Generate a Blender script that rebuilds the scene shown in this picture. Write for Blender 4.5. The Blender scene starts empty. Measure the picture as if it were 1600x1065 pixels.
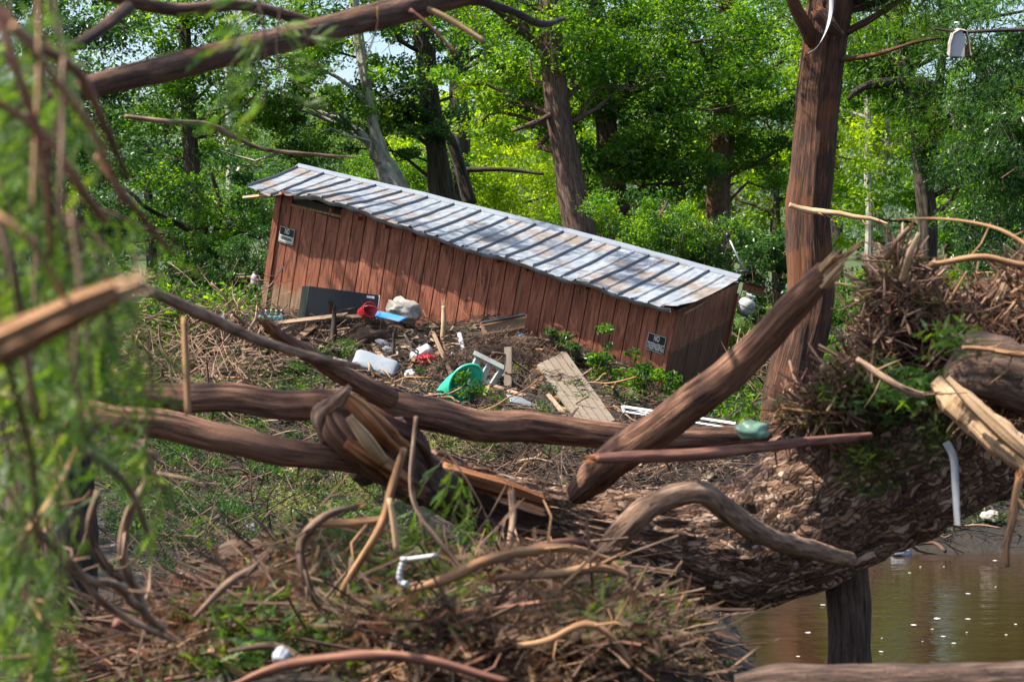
import bpy, bmesh, math, random
import numpy as np
from mathutils import Vector, Matrix, Quaternion

sc = bpy.context.scene
R_ = math.radians
# ------------------------------------------------------------------ camera, sky, sun, exposure
FPX = 3150.0                      # focal length in photograph pixels (1600 wide)
CAMZ = 2.2
PITCH = math.atan(62.5 / FPX)     # the camera looks slightly down
cd = bpy.data.cameras.new('camera'); cam = bpy.data.objects.new('camera', cd)
sc.collection.objects.link(cam); sc.camera = cam
cam.location = (0, 0, CAMZ); cam.rotation_euler = (math.pi / 2 - PITCH, 0, 0)
cd.sensor_fit = 'HORIZONTAL'; cd.sensor_width = 36; cd.lens = FPX * 36 / 1600
cd.clip_start = .1; cd.clip_end = 2000
cd.dof.use_dof = True; cd.dof.focus_distance = 26.0; cd.dof.aperture_fstop = 4.8

SUN = Vector((.95, .20, -1.40)).normalized()       # the way the sunlight travels
w = bpy.data.worlds.new('World'); sc.world = w; w.use_nodes = True
wn = w.node_tree; bg = wn.nodes['Background']
sk = wn.nodes.new('ShaderNodeTexSky'); sk.sky_type = 'NISHITA'; sk.sun_disc = False
sk.sun_elevation = math.asin(-SUN.z); sk.sun_rotation = math.atan2(-SUN.x, -SUN.y)
sk.air_density = 1.0; sk.dust_density = 2.0; sk.ozone_density = 1.0
wn.links.new(sk.outputs[0], bg.inputs[0]); bg.inputs[1].default_value = .11
sl = bpy.data.lights.new('sun', 'SUN'); sl.energy = 5.0; sl.angle = R_(.6); sl.color = (1, .92, .79)
so = bpy.data.objects.new('sun', sl); sc.collection.objects.link(so)
so.rotation_euler = SUN.to_track_quat('-Z', 'Y').to_euler(); so.location = (-20, 5, 30)
vs = sc.view_settings; sc.display_settings.display_device = 'sRGB'
vs.view_transform = 'Standard'; vs.look = 'None'; vs.gamma = 1; vs.exposure = 1.15
sc.render.engine = 'CYCLES'
cy = sc.cycles
cy.use_denoising = True; cy.max_bounces = 7; cy.diffuse_bounces = 4; cy.glossy_bounces = 3
cy.transmission_bounces = 4; cy.transparent_max_bounces = 6; cy.sample_clamp_indirect = 6
cy.caustics_reflective = False; cy.caustics_refractive = False

# ------------------------------------------------------------------ helpers
rng = np.random.default_rng(7)
C = sc.collection
cp_, sp_ = math.cos(PITCH), math.sin(PITCH)
def ray(px, py):
    u = (px - 800) / FPX; v = (532.5 - py) / FPX
    return np.array([u, cp_ + v * sp_, v * cp_ - sp_])
def P(px, py, Y):
    d = ray(px, py); d = d * (Y / d[1]); return d + np.array([0, 0, CAMZ])
def PV(l): return np.array([P(a[0], a[1], a[2]) for a in l])
def mpp(Y): return Y / FPX
def nrm(v):
    v = np.asarray(v, float); return v / (np.linalg.norm(v, axis=-1, keepdims=True) + 1e-12)

def _h(ix, iy, iz):
    n = (ix.astype(np.int64) * 374761393 + iy.astype(np.int64) * 668265263 + iz.astype(np.int64) * 1442695041) & 0xffffffff
    n = ((n ^ (n >> 13)) * 1274126177) & 0xffffffff
    n = ((n ^ (n >> 15)) * 2246822519) & 0xffffffff
    return (n & 0xffff) / 65535.0
def vnoise(p):
    p = np.asarray(p, float); i = np.floor(p).astype(np.int64); f = p - i; f = f * f * (3 - 2 * f)
    o = 0
    for dx in (0, 1):
        for dy in (0, 1):
            for dz in (0, 1):
                wgt = (f[..., 0] if dx else 1 - f[..., 0]) * (f[..., 1] if dy else 1 - f[..., 1]) * (f[..., 2] if dz else 1 - f[..., 2])
                o = o + wgt * _h(i[..., 0] + dx, i[..., 1] + dy, i[..., 2] + dz)
    return o * 2 - 1
def fbm(p, oct=3):
    p = np.asarray(p, float); o = 0; a = 1
    for k in range(oct):
        o = o + a * vnoise(p * 2 ** k + 17.3 * k); a *= .5
    return o

def mk(name, V, F, mat=None, parent=None, smooth=False, attrs=None, midx=None, mats=None):
    me = bpy.data.meshes.new(name)
    V = np.asarray(V, np.float32).reshape(-1, 3)
    if isinstance(F, np.ndarray): F = [F]
    if len(F) and isinstance(F[0], np.ndarray):
        F = [f for f in F if len(f)]
        loops = np.concatenate([f.ravel() for f in F]).astype(np.int32)
        tot = np.concatenate([np.full(len(f), f.shape[1]) for f in F]).astype(np.int32)
    else:
        loops = np.array([i for f in F for i in f], np.int32); tot = np.array([len(f) for f in F], np.int32)
    start = np.concatenate([[0], np.cumsum(tot)[:-1]]).astype(np.int32)
    me.vertices.add(len(V)); me.vertices.foreach_set('co', V.ravel())
    me.loops.add(len(loops)); me.loops.foreach_set('vertex_index', loops)
    me.polygons.add(len(tot)); me.polygons.foreach_set('loop_start', start); me.polygons.foreach_set('loop_total', tot)
    me.polygons.foreach_set('use_smooth', np.full(len(tot), bool(smooth)))
    if midx is not None: me.polygons.foreach_set('material_index', np.asarray(midx, np.int32))
    me.update(calc_edges=True)
    for k, a in (attrs or {}).items():
        a = np.asarray(a, np.float32)
        if a.ndim == 1:
            at = me.attributes.new(k, 'FLOAT', 'POINT'); at.data.foreach_set('value', a)
        else:
            at = me.attributes.new(k, 'FLOAT_VECTOR', 'POINT'); at.data.foreach_set('vector', a.ravel())
    for m in (mats or ([mat] if mat else [])): me.materials.append(m)
    o = bpy.data.objects.new(name, me); C.objects.link(o)
    if parent: o.parent = parent
    return o
def empty(name, loc=(0, 0, 0)):
    o = bpy.data.objects.new(name, None); C.objects.link(o); o.location = loc; o.empty_display_size = .1
    return o
def tag(o, label=None, cat=None, group=None, kind=None):
    if label: o['label'] = label
    if cat: o['category'] = cat
    if group: o['group'] = group
    if kind: o['kind'] = kind
    return o
def part(o, parent):                       # verts given in world: keep them there under a moved parent
    o.parent = parent
    o.matrix_parent_inverse = parent_mw(parent).inverted()
    return o
def parent_mw(p):
    m = Matrix.LocRotScale(p.location, p.rotation_euler, p.scale)
    return m if p.parent is None else parent_mw(p.parent) @ p.matrix_parent_inverse @ m
def rebase(o, base):                       # move a mesh object's origin to base, geometry stays
    b = Vector(base); o.data.transform(Matrix.Translation(-b)); o.location = b
    return o

class MB:
    """collects shapes, builds one mesh"""
    def __init__(s): s.V = []; s.F = []; s.n = 0; s.A = []
    def add(s, V, F, bc=None):
        V = np.asarray(V, float).reshape(-1, 3); s.V.append(V)
        s.F += [tuple(int(i) + s.n for i in f) for f in F]; s.n += len(V)
        s.A.append(V if bc is None else bc); return s
    def box(s, c, size, R=None, bev=0):
        V, F = bevbox(size, bev); V = V if R is None else V @ np.asarray(R).T
        return s.add(V + np.asarray(c, float), F)
    def tube(s, path, rad, seg=8, **k):
        V, F, bc = tube_geo(path, rad, seg, **k); return s.add(V, F, bc)
    def lathe(s, prof, seg=16, M=None):
        V = []; F = []; n = len(prof)
        for j in range(seg):
            a = 2 * math.pi * j / seg
            V += [(r * math.cos(a), r * math.sin(a), z) for r, z in prof]
        for j in range(seg):
            k = (j + 1) % seg
            F += [(j * n + i, k * n + i, k * n + i + 1, j * n + i + 1) for i in range(n - 1)]
        V = np.array(V)
        if M is not None: V = V @ np.array(M)[:3, :3].T + np.array(M)[:3, 3]
        return s.add(V, F)
    def build(s, name, mat, parent=None, smooth=False, attrs=True):
        return mk(name, np.concatenate(s.V), s.F, mat, parent, smooth, {'bc': np.concatenate(s.A)} if attrs else None)
_bb = {}
def bevbox(size, bev=0):
    key = tuple(round(float(x), 5) for x in size) + (bev,)
    if key not in _bb:
        bm = bmesh.new(); bmesh.ops.create_cube(bm, size=1)
        for v in bm.verts: v.co = Vector((v.co.x * size[0], v.co.y * size[1], v.co.z * size[2]))
        if bev > 0: bmesh.ops.bevel(bm, geom=bm.edges[:], offset=bev, segments=2, affect='EDGES', profile=.5)
        bm.verts.index_update()
        _bb[key] = (np.array([v.co[:] for v in bm.verts]), [tuple(v.index for v in f.verts) for f in bm.faces]); bm.free()
    return _bb[key]

def smooth_path(pts, rad, step):
    pts = np.asarray(pts, float); rad = np.asarray(rad, float)
    if len(pts) < 3:
        n = max(2, int(np.linalg.norm(pts[-1] - pts[0]) / step) + 1); t = np.linspace(0, 1, n)[:, None]
        return pts[0] * (1 - t) + pts[-1] * t, np.interp(t[:, 0], [0, 1], [rad[0], rad[-1]])
    q = np.vstack([2 * pts[0] - pts[1], pts, 2 * pts[-1] - pts[-2]]); op = []; orr = []
    for i in range(1, len(q) - 2):
        n = max(2, int(np.linalg.norm(q[i + 1] - q[i]) / step)); t = np.linspace(0, 1, n, endpoint=False)[:, None]
        a, b, c, d = q[i - 1:i + 3]
        op.append(.5 * ((2 * b) + (c - a) * t + (2 * a - 5 * b + 4 * c - d) * t ** 2 + (3 * b - a - 3 * c + d) * t ** 3))
        tt = t[:, 0]; s = tt * tt * (3 - 2 * tt); orr.append(rad[i - 1] * (1 - s) + rad[i] * s)
    op.append(pts[-1:]); orr.append(rad[-1:])
    return np.vstack(op), np.concatenate(orr)
def tube_geo(path, rad, seg=8, wob=0, fib=0, fibn=9, wfreq=3., seed=0, cap=True, flute=0, nflute=7, arr=False):
    path = np.asarray(path, float); n = len(path); rad = np.broadcast_to(np.asarray(rad, float), (n,))
    t = nrm(np.gradient(path, axis=0))
    ref = np.array([0, 0, 1.]) if abs(t[0][2]) < .9 else np.array([0, 1., 0])
    u = nrm(ref - t[0] * (ref @ t[0])); U = [u]
    for i in range(1, n):
        u = U[-1] - t[i] * (U[-1] @ t[i]); U.append(nrm(u))
    U = np.array(U); W = np.cross(t, U)
    s = np.concatenate([[0], np.cumsum(np.linalg.norm(np.diff(path, axis=0), axis=1))])
    a = np.linspace(0, 2 * np.pi, seg, endpoint=False)
    ca, sa = np.cos(a), np.sin(a); r0 = float(np.mean(rad))
    bc = np.stack([np.broadcast_to(ca * r0, (n, seg)), np.broadcast_to(sa * r0, (n, seg)), np.broadcast_to(s[:, None], (n, seg))], -1)
    rr = np.broadcast_to(rad[:, None], (n, seg)).copy()
    if wob: rr *= 1 + wob * fbm(np.stack([bc[..., 0] / r0 * .8, bc[..., 1] / r0 * .8, bc[..., 2] * wfreq], -1) + seed * 7.7, 3)
    if fib:
        fa = np.stack([ca[None] * fibn + s[:, None] * .25, sa[None] * fibn + s[:, None] * 0, np.broadcast_to(s[:, None] * 1.3, (n, seg))], -1) + seed
        rr *= 1 + fib * (1 - 2 * np.abs(vnoise(fa))) + fib * .5 * vnoise(fa * 2.3)
    if flute:
        ph = a[None] * nflute + 1.5 * vnoise(np.stack([s * 1.2, s * 0 + seed, s * 0], -1))[:, None]
        rr *= 1 + flute * np.sin(ph)
    V = path[:, None] + rr[..., None] * (ca[None, :, None] * U[:, None] + sa[None, :, None] * W[:, None])
    i = np.arange(n - 1)[:, None] * seg; j = np.arange(seg)[None]; k = (j + 1) % seg
    Q = np.stack([i + j, i + k, i + seg + k, i + seg + j], -1).reshape(-1, 4)
    V = V.reshape(-1, 3); bc = bc.reshape(-1, 3) + np.array([seed * 3.1, seed * 1.7, seed * 2.3])
    if arr: return V, Q, bc
    F = [tuple(q) for q in Q]
    if cap:
        V = np.vstack([V, path[0], path[-1]]); bc = np.vstack([bc, bc[0], bc[-1]])
        c0, c1 = len(V) - 2, len(V) - 1; b = (n - 1) * seg
        F += [(c0, (x + 1) % seg, x) for x in range(seg)] + [(c1, b + x, b + (x + 1) % seg) for x in range(seg)]
    return V, F, bc

# ------------------------------------------------------------------ materials
class NT:
    def __init__(s, name):
        s.m = bpy.data.materials.new(name); s.m.use_nodes = True; s.t = s.m.node_tree
        s.b = s.t.nodes['Principled BSDF']; s.out = s.t.nodes['Material Output']
    def n(s, typ, ins=None, **props):
        x = s.t.nodes.new(typ)
        for k, v in props.items(): setattr(x, k, v)
        for k, v in (ins or {}).items():
            if hasattr(v, 'is_output'): s.t.links.new(v, x.inputs[k])
            else: x.inputs[k].default_value = v
        return x
    def set(s, **k):
        for key, v in k.items():
            key = key.replace('_', ' ')
            if hasattr(v, 'is_output'): s.t.links.new(v, s.b.inputs[key])
            else: s.b.inputs[key].default_value = v
        return s
    def attr(s, name): return s.n('ShaderNodeAttribute', attribute_name=name)
    def noise(s, vec, scale, detail=4, rough=.55, dist=0):
        return s.n('ShaderNodeTexNoise', {'Vector': vec, 'Scale': scale, 'Detail': detail, 'Roughness': rough, 'Distortion': dist}).outputs[0]
    def ramp(s, fac, stops, interp='LINEAR'):
        x = s.n('ShaderNodeValToRGB', {'Fac': fac}); cr = x.color_ramp; cr.interpolation = interp
        while len(cr.elements) < len(stops): cr.elements.new(.5)
        for e, (p, c) in zip(cr.elements, stops):
            e.position = p; e.color = (c, c, c, 1) if isinstance(c, (int, float)) else (*c, 1)
        return x.outputs[0]
    def mix(s, fac, a, b, blend='MIX'):
        x = s.n('ShaderNodeMix', data_type='RGBA', blend_type=blend)
        for i, v in ((0, fac), (6, a), (7, b)):
            if hasattr(v, 'is_output'): s.t.links.new(v, x.inputs[i])
            else: x.inputs[i].default_value = v if i == 0 else (*v, 1)
        return x.outputs[2]
    def math(s, op, a, b=0., clamp=False):
        x = s.n('ShaderNodeMath', operation=op, use_clamp=clamp)
        for i, v in ((0, a), (1, b)):
            if hasattr(v, 'is_output'): s.t.links.new(v, x.inputs[i])
            else: x.inputs[i].default_value = v
        return x.outputs[0]
    def scale(s, vec, v): return s.n('ShaderNodeMapping', {'Vector': vec, 'Scale': v}).outputs[0]
    def bump(s, h, strength=.5, dist=.02):
        x = s.n('ShaderNodeBump', {'Height': h, 'Strength': strength, 'Distance': dist}); s.t.links.new(x.outputs[0], s.b.inputs['Normal'])
    def obj(s): return s.n('ShaderNodeTexCoord').outputs['Object']
    def rnd(s): return s.n('ShaderNodeObjectInfo').outputs['Random']

def bark(name, dark, mid, light, k=14, stretch=.13, patch=None, patch_amt=.45, bump=.8, dist=.02, rough=.9):
    t = NT(name); v = t.attr('bc').outputs['Vector']
    st = t.scale(v, (1, 1, stretch))
    n1 = t.noise(st, k, 8, .68, .5); n2 = t.noise(v, 2.2, 3); n3 = t.noise(v, 90, 3)
    col = t.ramp(n1, [(.36, dark), (.5, mid), (.66, light)])
    if patch: col = t.mix(t.ramp(n2, [(patch_amt, 0), (patch_amt + .15, 1)]), col, t.mix(n1, [c * .55 for c in patch], [min(1, c * 1.35) for c in patch]))
    col = t.mix(.3, col, t.ramp(n3, [(.2, .25), (.8, .75)]), 'SOFT_LIGHT')
    t.set(Base_Color=col, Roughness=rough); t.bump(t.math('ADD', n1, t.math('MULTIPLY', n3, .25)), bump, dist)
    return t.m
def chipbark(name):
    t = NT(name); v = t.attr('bc').outputs['Vector']
    st = t.scale(v, (1, 1, .2)); wv = t.n('ShaderNodeVectorMath', {0: st, 1: t.n('ShaderNodeVectorMath', {0: t.n('ShaderNodeTexNoise', {'Vector': v, 'Scale': 6.}).outputs[1], 'Scale': .16}, operation='SCALE').outputs[0]}, operation='ADD').outputs[0]
    vo = t.n('ShaderNodeTexVoronoi', {'Vector': wv, 'Scale': 40., 'Randomness': 1.}, feature='F1')
    ed = t.n('ShaderNodeTexVoronoi', {'Vector': wv, 'Scale': 40., 'Randomness': 1.}, feature='DISTANCE_TO_EDGE').outputs[0]
    n1 = t.noise(t.scale(v, (1, 1, .2)), 55, 7, .7, .5); sep = t.n('ShaderNodeSeparateColor', {0: vo.outputs['Color']})
    plate = t.ramp(sep.outputs[0], [(0, (.05, .024, .013)), (.35, (.17, .088, .052)), (.7, (.33, .195, .125)), (1, (.52, .36, .26))])
    col = t.mix(t.ramp(ed, [(0, .85), (.07, .0)]), plate, (.03, .018, .013))
    col = t.mix(.75, col, t.ramp(n1, [(.32, .1), (.68, .9)]), 'OVERLAY')
    t.set(Base_Color=col, Roughness=.9)
    t.bump(t.math('ADD', t.ramp(ed, [(0, 0), (.16, 1)]), t.math('MULTIPLY', n1, .5)), .9, .02)
    return t.m
def leafmat(name, c0, c1, c2, trans=.5, rough=.45):
    t = NT(name); a = t.attr('tint').outputs['Fac']
    col = t.ramp(a, [(.1, c0), (.5, c1), (.95, c2)])
    t.set(Base_Color=col, Roughness=rough); t.b.inputs['Specular IOR Level'].default_value = .5
    hs = t.n('ShaderNodeHueSaturation', {'Hue': .478, 'Saturation': 1.1, 'Value': 2.5, 'Color': col})
    tr = t.n('ShaderNodeBsdfTranslucent', {'Color': hs.outputs[0]})
    mx = t.n('ShaderNodeMixShader', {0: trans, 1: t.b.outputs[0], 2: tr.outputs[0]})
    t.t.links.new(mx.outputs[0], t.out.inputs['Surface']); return t.m
def plain(name, col, rough=.5, var=.12, nscale=8, metal=0, bump=.1, trans=0, dirt=None, coord='obj', spec=.5):
    t = NT(name); v = t.obj() if coord == 'obj' else t.attr('bc').outputs['Vector']
    n = t.noise(v, nscale, 5); c = t.mix(n, [x * (1 - var) for x in col], [min(1, x * (1 + var)) for x in col])
    if dirt: c = t.mix(t.ramp(t.noise(v, nscale * .7, 6, .65), [(.48, 0), (.62, .8)]), c, dirt)
    t.set(Base_Color=c, Roughness=rough, Metallic=metal); t.b.inputs['Specular IOR Level'].default_value = spec
    if trans: t.b.inputs['Transmission Weight'].default_value = trans
    if bump: t.bump(n, bump, .01)
    return t.m
def wood(name, dark, light, k=30, dirt=None, dirt_amt=.55, bump=.35):
    t = NT(name); v = t.attr('bc').outputs['Vector']; rv = t.rnd()
    off = t.n('ShaderNodeCombineXYZ', {0: t.math('MULTIPLY', rv, 40.), 1: t.math('MULTIPLY', rv, 17.)}).outputs[0]
    vv = t.n('ShaderNodeVectorMath', {0: v, 1: off}, operation='ADD').outputs[0]
    g = t.noise(t.scale(vv, (.06, 1, 1)), k, 5, .6, .4)
    c = t.ramp(g, [(.3, dark), (.7, light)])
    if dirt: c = t.mix(t.ramp(t.noise(vv, 5, 5, .65), [(dirt_amt, 0), (dirt_amt + .14, .85)]), c, dirt)
    c = t.mix(t.math('MULTIPLY', rv, .35), c, (.12, .08, .055))
    t.set(Base_Color=c, Roughness=.8); t.bump(g, bump, .006); return t.m

M = {}
M['bark'] = bark('bark_brown', (.03, .017, .012), (.115, .068, .048), (.23, .15, .11), k=40, bump=1., dist=.03)
M['bark_log'] = bark('bark_smooth_brown', (.026, .011, .006), (.18, .083, .048), (.40, .22, .14), k=55, stretch=.07, patch=(.20, .10, .062), patch_amt=.55, bump=1., dist=.02)
M['bark_red'] = bark('bark_red_fibrous', (.008, .004, .003), (.06, .025, .014), (.20, .085, .042), k=60, stretch=.06, patch=(.16, .06, .024), patch_amt=.5, bump=1., dist=.03)
M['bark_limb'] = bark('bark_limb', (.03, .014, .009), (.14, .072, .045), (.30, .18, .12), k=60, stretch=.1, patch=(.17, .075, .04), patch_amt=.5, bump=1., dist=.03)
M['bark_dark'] = bark('bark_dark_furrowed', (.012, .009, .007), (.055, .04, .031), (.13, .10, .08), k=40, stretch=.08, bump=1., dist=.03)
M['bark_pale'] = bark('bark_pale_grey', (.20, .18, .155), (.34, .32, .285), (.52, .50, .46), k=7, stretch=.5, patch=(.14, .12, .10), patch_amt=.56, bump=.3, dist=.01)
M['bark_chip'] = chipbark('bark_flaky_plates')
M['bark_furrow'] = bark('bark_furrowed_plates', (.018, .009, .005), (.17, .088, .052), (.55, .37, .26), k=34, stretch=.26, patch=(.26, .13, .075), patch_amt=.52, bump=1., dist=.05)
M['branch_grey'] = bark('branch_grey_brown', (.05, .028, .018), (.24, .145, .095), (.48, .33, .235), k=60, stretch=.12, bump=.5, dist=.01)
M['twig_tan'] = bark('twig_peeled_tan', (.11, .052, .025), (.30, .155, .072), (.50, .31, .165), k=60, stretch=.05, patch=(.20, .095, .05), patch_amt=.58, bump=.3, dist=.004)
M['twig_red'] = bark('twig_red_brown', (.05, .02, .014), (.17, .07, .048), (.36, .17, .10), k=60, stretch=.06, patch=(.38, .2, .1), patch_amt=.6, bump=.3, dist=.004)
M['twig_brown'] = bark('twig_brown', (.022, .013, .008), (.10, .058, .037), (.25, .16, .105), k=60, stretch=.1, bump=.3, dist=.004)
M['torn'] = bark('torn_orange_wood', (.08, .026, .011), (.30, .115, .045), (.52, .25, .105), k=45, stretch=.03, bump=.8, dist=.015)
M['torn_pale'] = bark('split_pale_wood', (.20, .11, .055), (.45, .29, .16), (.62, .45, .28), k=45, stretch=.03, bump=.6, dist=.01)
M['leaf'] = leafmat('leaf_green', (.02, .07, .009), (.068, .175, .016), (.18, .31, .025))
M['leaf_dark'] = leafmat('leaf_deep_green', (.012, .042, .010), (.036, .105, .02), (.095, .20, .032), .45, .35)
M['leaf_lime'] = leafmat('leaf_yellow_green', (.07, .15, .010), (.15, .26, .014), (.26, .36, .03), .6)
M['leaf_far'] = leafmat('leaf_grey_green', (.06, .11, .065), (.09, .15, .08), (.14, .2, .1), .4)  # grey-green leaves, lightened in colour in place of distant haze
M['needle'] = leafmat('cypress_needle', (.018, .06, .011), (.055, .13, .016), (.14, .23, .028), .45, .5)
M['weed'] = leafmat('weed_leaf', (.035, .06, .018), (.055, .11, .022), (.17, .19, .06), .4)
# ------------------------------------------------------------------ terrain
def sstep(a, b, x):
    t = np.clip((x - a) / (b - a), 0, 1); return t * t * (3 - 2 * t)
YL = [-40, 0, 5, 6.5, 8.8, 10.2, 12, 17.5, 20.5, 23.5, 26.2, 30, 45, 70, 110, 170, 260, 500]
ZL = [.75, .75, .72, .86, .93, .50, .30, .28, .70, 1.22, 1.93, 2.0, 1.9, 2.1, 4, 15, 22, 30]
YR = [-40, 0, 5, 6.2, 8.2, 9, 16.6, 17.6, 19, 21, 24, 27, 31, 45, 70, 110, 170, 260, 500]
ZR = [.75, .75, .72, .7, -.3, -.7, -.6, .05, .55, .72, .72, .80, 1.1, 1.7, 2.1, 4, 15, 22, 30]
def H(x, y, fine=True):
    x = np.asarray(x, float); y = np.asarray(y, float)
    zl = np.interp(y, YL, ZL); zr = np.interp(y, YR, ZR)
    lo = np.interp(y, [0, 8, 12, 18, 21, 25, 60], [.9, .25, 1.0, 1.25, .3, -.6, -1.5])
    hi = np.interp(y, [0, 8, 12, 18, 21, 25, 60], [1.5, 1.35, 2.2, 2.4, 2.6, 3.0, 3.0])
    s = sstep(0, 1, (x - lo) / (hi - lo)); z = zl * (1 - s) + zr * s
    z = z - .42 * sstep(-1.0, -2.0, x) * sstep(5.5, 7.5, y) * sstep(11, 9, y)
    p = np.stack([x, y, x * 0], -1)
    amp = sstep(19, 21.5, y) * sstep(40, 29, y)
    z = z + .16 * amp * fbm(p * .9, 3) + .05 * fbm(p * .35 + 9, 2)
    if fine: z = z + (.02 + .05 * amp) * fbm(p * 3.1 + 31, 3)
    return z
def G(px, py, y0=12., lift=0.):
    d = ray(px, py); ys = np.arange(y0, 60, .04); X = d[0] / d[1] * ys; Z = CAMZ + d[2] / d[1] * ys
    hit = Z < H(X, ys) + lift; k = int(np.argmax(hit)) if hit.any() else len(ys) // 2; return np.array([X[k], ys[k], Z[k]])
def lines(lo, hi, a, b, fine, grow=1.35):
    m = list(np.arange(a, b, fine)); l = []; x = a; s = fine
    while x > lo: s *= grow; x -= s; l.append(x)
    u = []; x = m[-1]; s = fine
    while x < hi: s *= grow; x += s; u.append(x)
    return np.array(l[::-1] + m + u)
def grid_mesh(xs, ys, zf):
    X, Y = np.meshgrid(xs, ys); V = np.stack([X, Y, zf(X, Y)], -1).reshape(-1, 3)
    i = np.arange(len(ys) - 1)[:, None] * len(xs); j = np.arange(len(xs) - 1)[None]
    return V, np.stack([i + j, i + j + 1, i + len(xs) + j + 1, i + len(xs) + j], -1).reshape(-1, 4)
t = NT('muddy_ground'); v = t.obj()
big = t.noise(v, .9, 5); sm = t.noise(v, 14, 6, .7)
soil = t.ramp(sm, [(.3, (.010, .008, .006)), (.55, (.019, .013, .009)), (.75, (.048, .034, .024))])
soil = t.mix(t.ramp(big, [(.45, 0), (.6, .7)]), soil, t.ramp(sm, [(.3, (.018, .013, .008)), (.7, (.08, .056, .035))]))
far = t.n('ShaderNodeSeparateXYZ', {0: v}).outputs[1]
soil = t.mix(t.ramp(t.math('DIVIDE', far, 100.), [(.33, 0), (.5, 1)]), soil, t.ramp(sm, [(.3, (.03, .05, .014)), (.7, (.07, .1, .03))]))
mul = t.ramp(t.noise(t.scale(v, (1, 1.6, 1)), 38, 5, .7, 1.), [(.35, (.008, .005, .0035)), (.55, (.026, .016, .010)), (.72, (.075, .047, .03))])
soil = t.mix(t.ramp(t.math('DIVIDE', t.math('ADD', far, t.math('MULTIPLY', big, 1.5)), 100.), [(.102, 1), (.114, 0), (.197, 0), (.207, .9), (.315, .9), (.335, 0)]), soil, mul)
t.set(Base_Color=soil, Roughness=.85); t.bump(sm, .8, .04); M['ground'] = t.m
V, Q = grid_mesh(lines(-420, 420, -8.5, 8.5, .13), lines(-60, 600, 4.5, 32, .13), lambda x, y: H(x, y))
ground = mk('ground', V, Q, M['ground'], smooth=True)
tag(ground, 'dark muddy ground rising from the creek to the wooded hillside', 'ground', kind='structure')

t = NT('muddy_water'); v = t.obj()
sp = t.scale(v, (1.2, 3.2, 1)); n1 = t.noise(sp, 1.6, 3); n2 = t.noise(sp, 7, 2)
t.set(Base_Color=t.mix(t.noise(v, .5, 3), (.024, .012, .0045), (.042, .022, .009)), Roughness=.06, IOR=1.33)
t.b.inputs['Specular IOR Level'].default_value = .8
t.bump(t.math('ADD', n1, t.math('MULTIPLY', n2, .25)), .16, .05); M['water'] = t.m
V, Q = grid_mesh(np.linspace(-3, 60, 40), np.linspace(-12, 22, 30), lambda x, y: x * 0)
tag(mk('water', V, Q, M['water'], smooth=True), 'brown muddy creek water below the fallen trunk', 'water', kind='structure')
# foam flecks drifting on the water
b = MB(); r2 = random.Random(3)
for k in range(30):
    q = None
    while q is None:
        px = r2.uniform(1215, 1600); py = r2.uniform(885, 1030) if r2.random() < .8 else r2.uniform(862, 890)
        d = ray(px, py); s = -CAMZ / d[2]; q = d * s
        if H(q[0], q[1]) > -.1: q = None
    L = r2.uniform(.006, .026) * (1.6 if r2.random() < .15 else 1); n = 7; a0 = r2.uniform(0, 6)
    ring = [(q[0] + L * math.cos(a0 + i * 6.283 / n) * r2.uniform(.6, 1.2), q[1] + L * .8 * math.sin(a0 + i * 6.283 / n) * r2.uniform(.6, 1.2), .006) for i in range(n)]
    b.add(ring + [(q[0], q[1], .008)], [(i, (i + 1) % n, n) for i in range(n)])
M['foam'] = plain('foam', (.78, .76, .72), .6, .05)
tag(b.build('foam_flecks', M['foam'], smooth=True), 'white foam flecks drifting on the brown creek water', 'foam', kind='stuff')
# ------------------------------------------------------------------ the shed
Rc = np.array([[.8462, .5058, .1677], [-.4574, .8508, -.2586], [-.2735, .1421, .9513]]); Tc = np.array([-3.15, 27.585, 2.032])
Rp = np.array([[1, 0, 0], [0, cp_, sp_], [0, -sp_, cp_]])
Rw = Rp @ Rc; Tw = Rp @ Tc + np.array([0, 0, CAMZ])
u_, _, vt_ = np.linalg.svd(Rw); Rw = u_ @ vt_
WH = 2.15                                         # wall height; the local origin is the front left wall top
shed = empty('leaning_shed'); shed.location = Tw; shed.rotation_euler = Matrix(Rw.tolist()).to_euler()
tag(shed, 'leaning rust-red plank shed with a bent metal roof, tipped into flood debris', 'shed')
def loc(px, py, Y):                               # pixel -> shed plane y = Y, local
    d = Rw.T @ ray(px, py); o = Rw.T @ (np.array([0, 0, CAMZ]) - Tw); return o + d * ((Y - o[1]) / d[1])
def wloc(p): return Rw @ np.asarray(p, float) + Tw
SL, SW, ST = 6.1, 1.83, .2033
t = NT('worn_red_siding'); v = t.obj(); rv = t.rnd()
off = t.n('ShaderNodeCombineXYZ', {0: t.math('MULTIPLY', rv, 9.), 1: 0., 2: t.math('MULTIPLY', rv, 5.)}).outputs[0]
vv = t.n('ShaderNodeVectorMath', {0: v, 1: off}, operation='ADD').outputs[0]
gr = t.noise(t.scale(vv, (1, 1, .09)), 26, 6, .62, 1.2)
paint = t.ramp(gr, [(.34, (.055, .017, .010)), (.48, (.26, .08, .04)), (.66, (.42, .155, .085))])
paint = t.mix(t.math('MULTIPLY', rv, .4), paint, (.13, .04, .022))
sz = t.n('ShaderNodeSeparateXYZ', {0: v}); zz = sz.outputs[2]; xx = sz.outputs[0]
low = t.math('ADD', t.math('MULTIPLY', zz, -1.), t.math('MULTIPLY', t.math('SUBTRACT', t.noise(v, 3.2, 6, .7), .5), .7))
low = t.math('ADD', low, t.math('MULTIPLY', xx, .05))
bare = t.ramp(t.math('DIVIDE', low, 2.2), [(.57, 0), (.63, 1)])
chips = t.ramp(t.noise(vv, 11, 5, .7), [(.62, 0), (.67, 1)])
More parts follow.
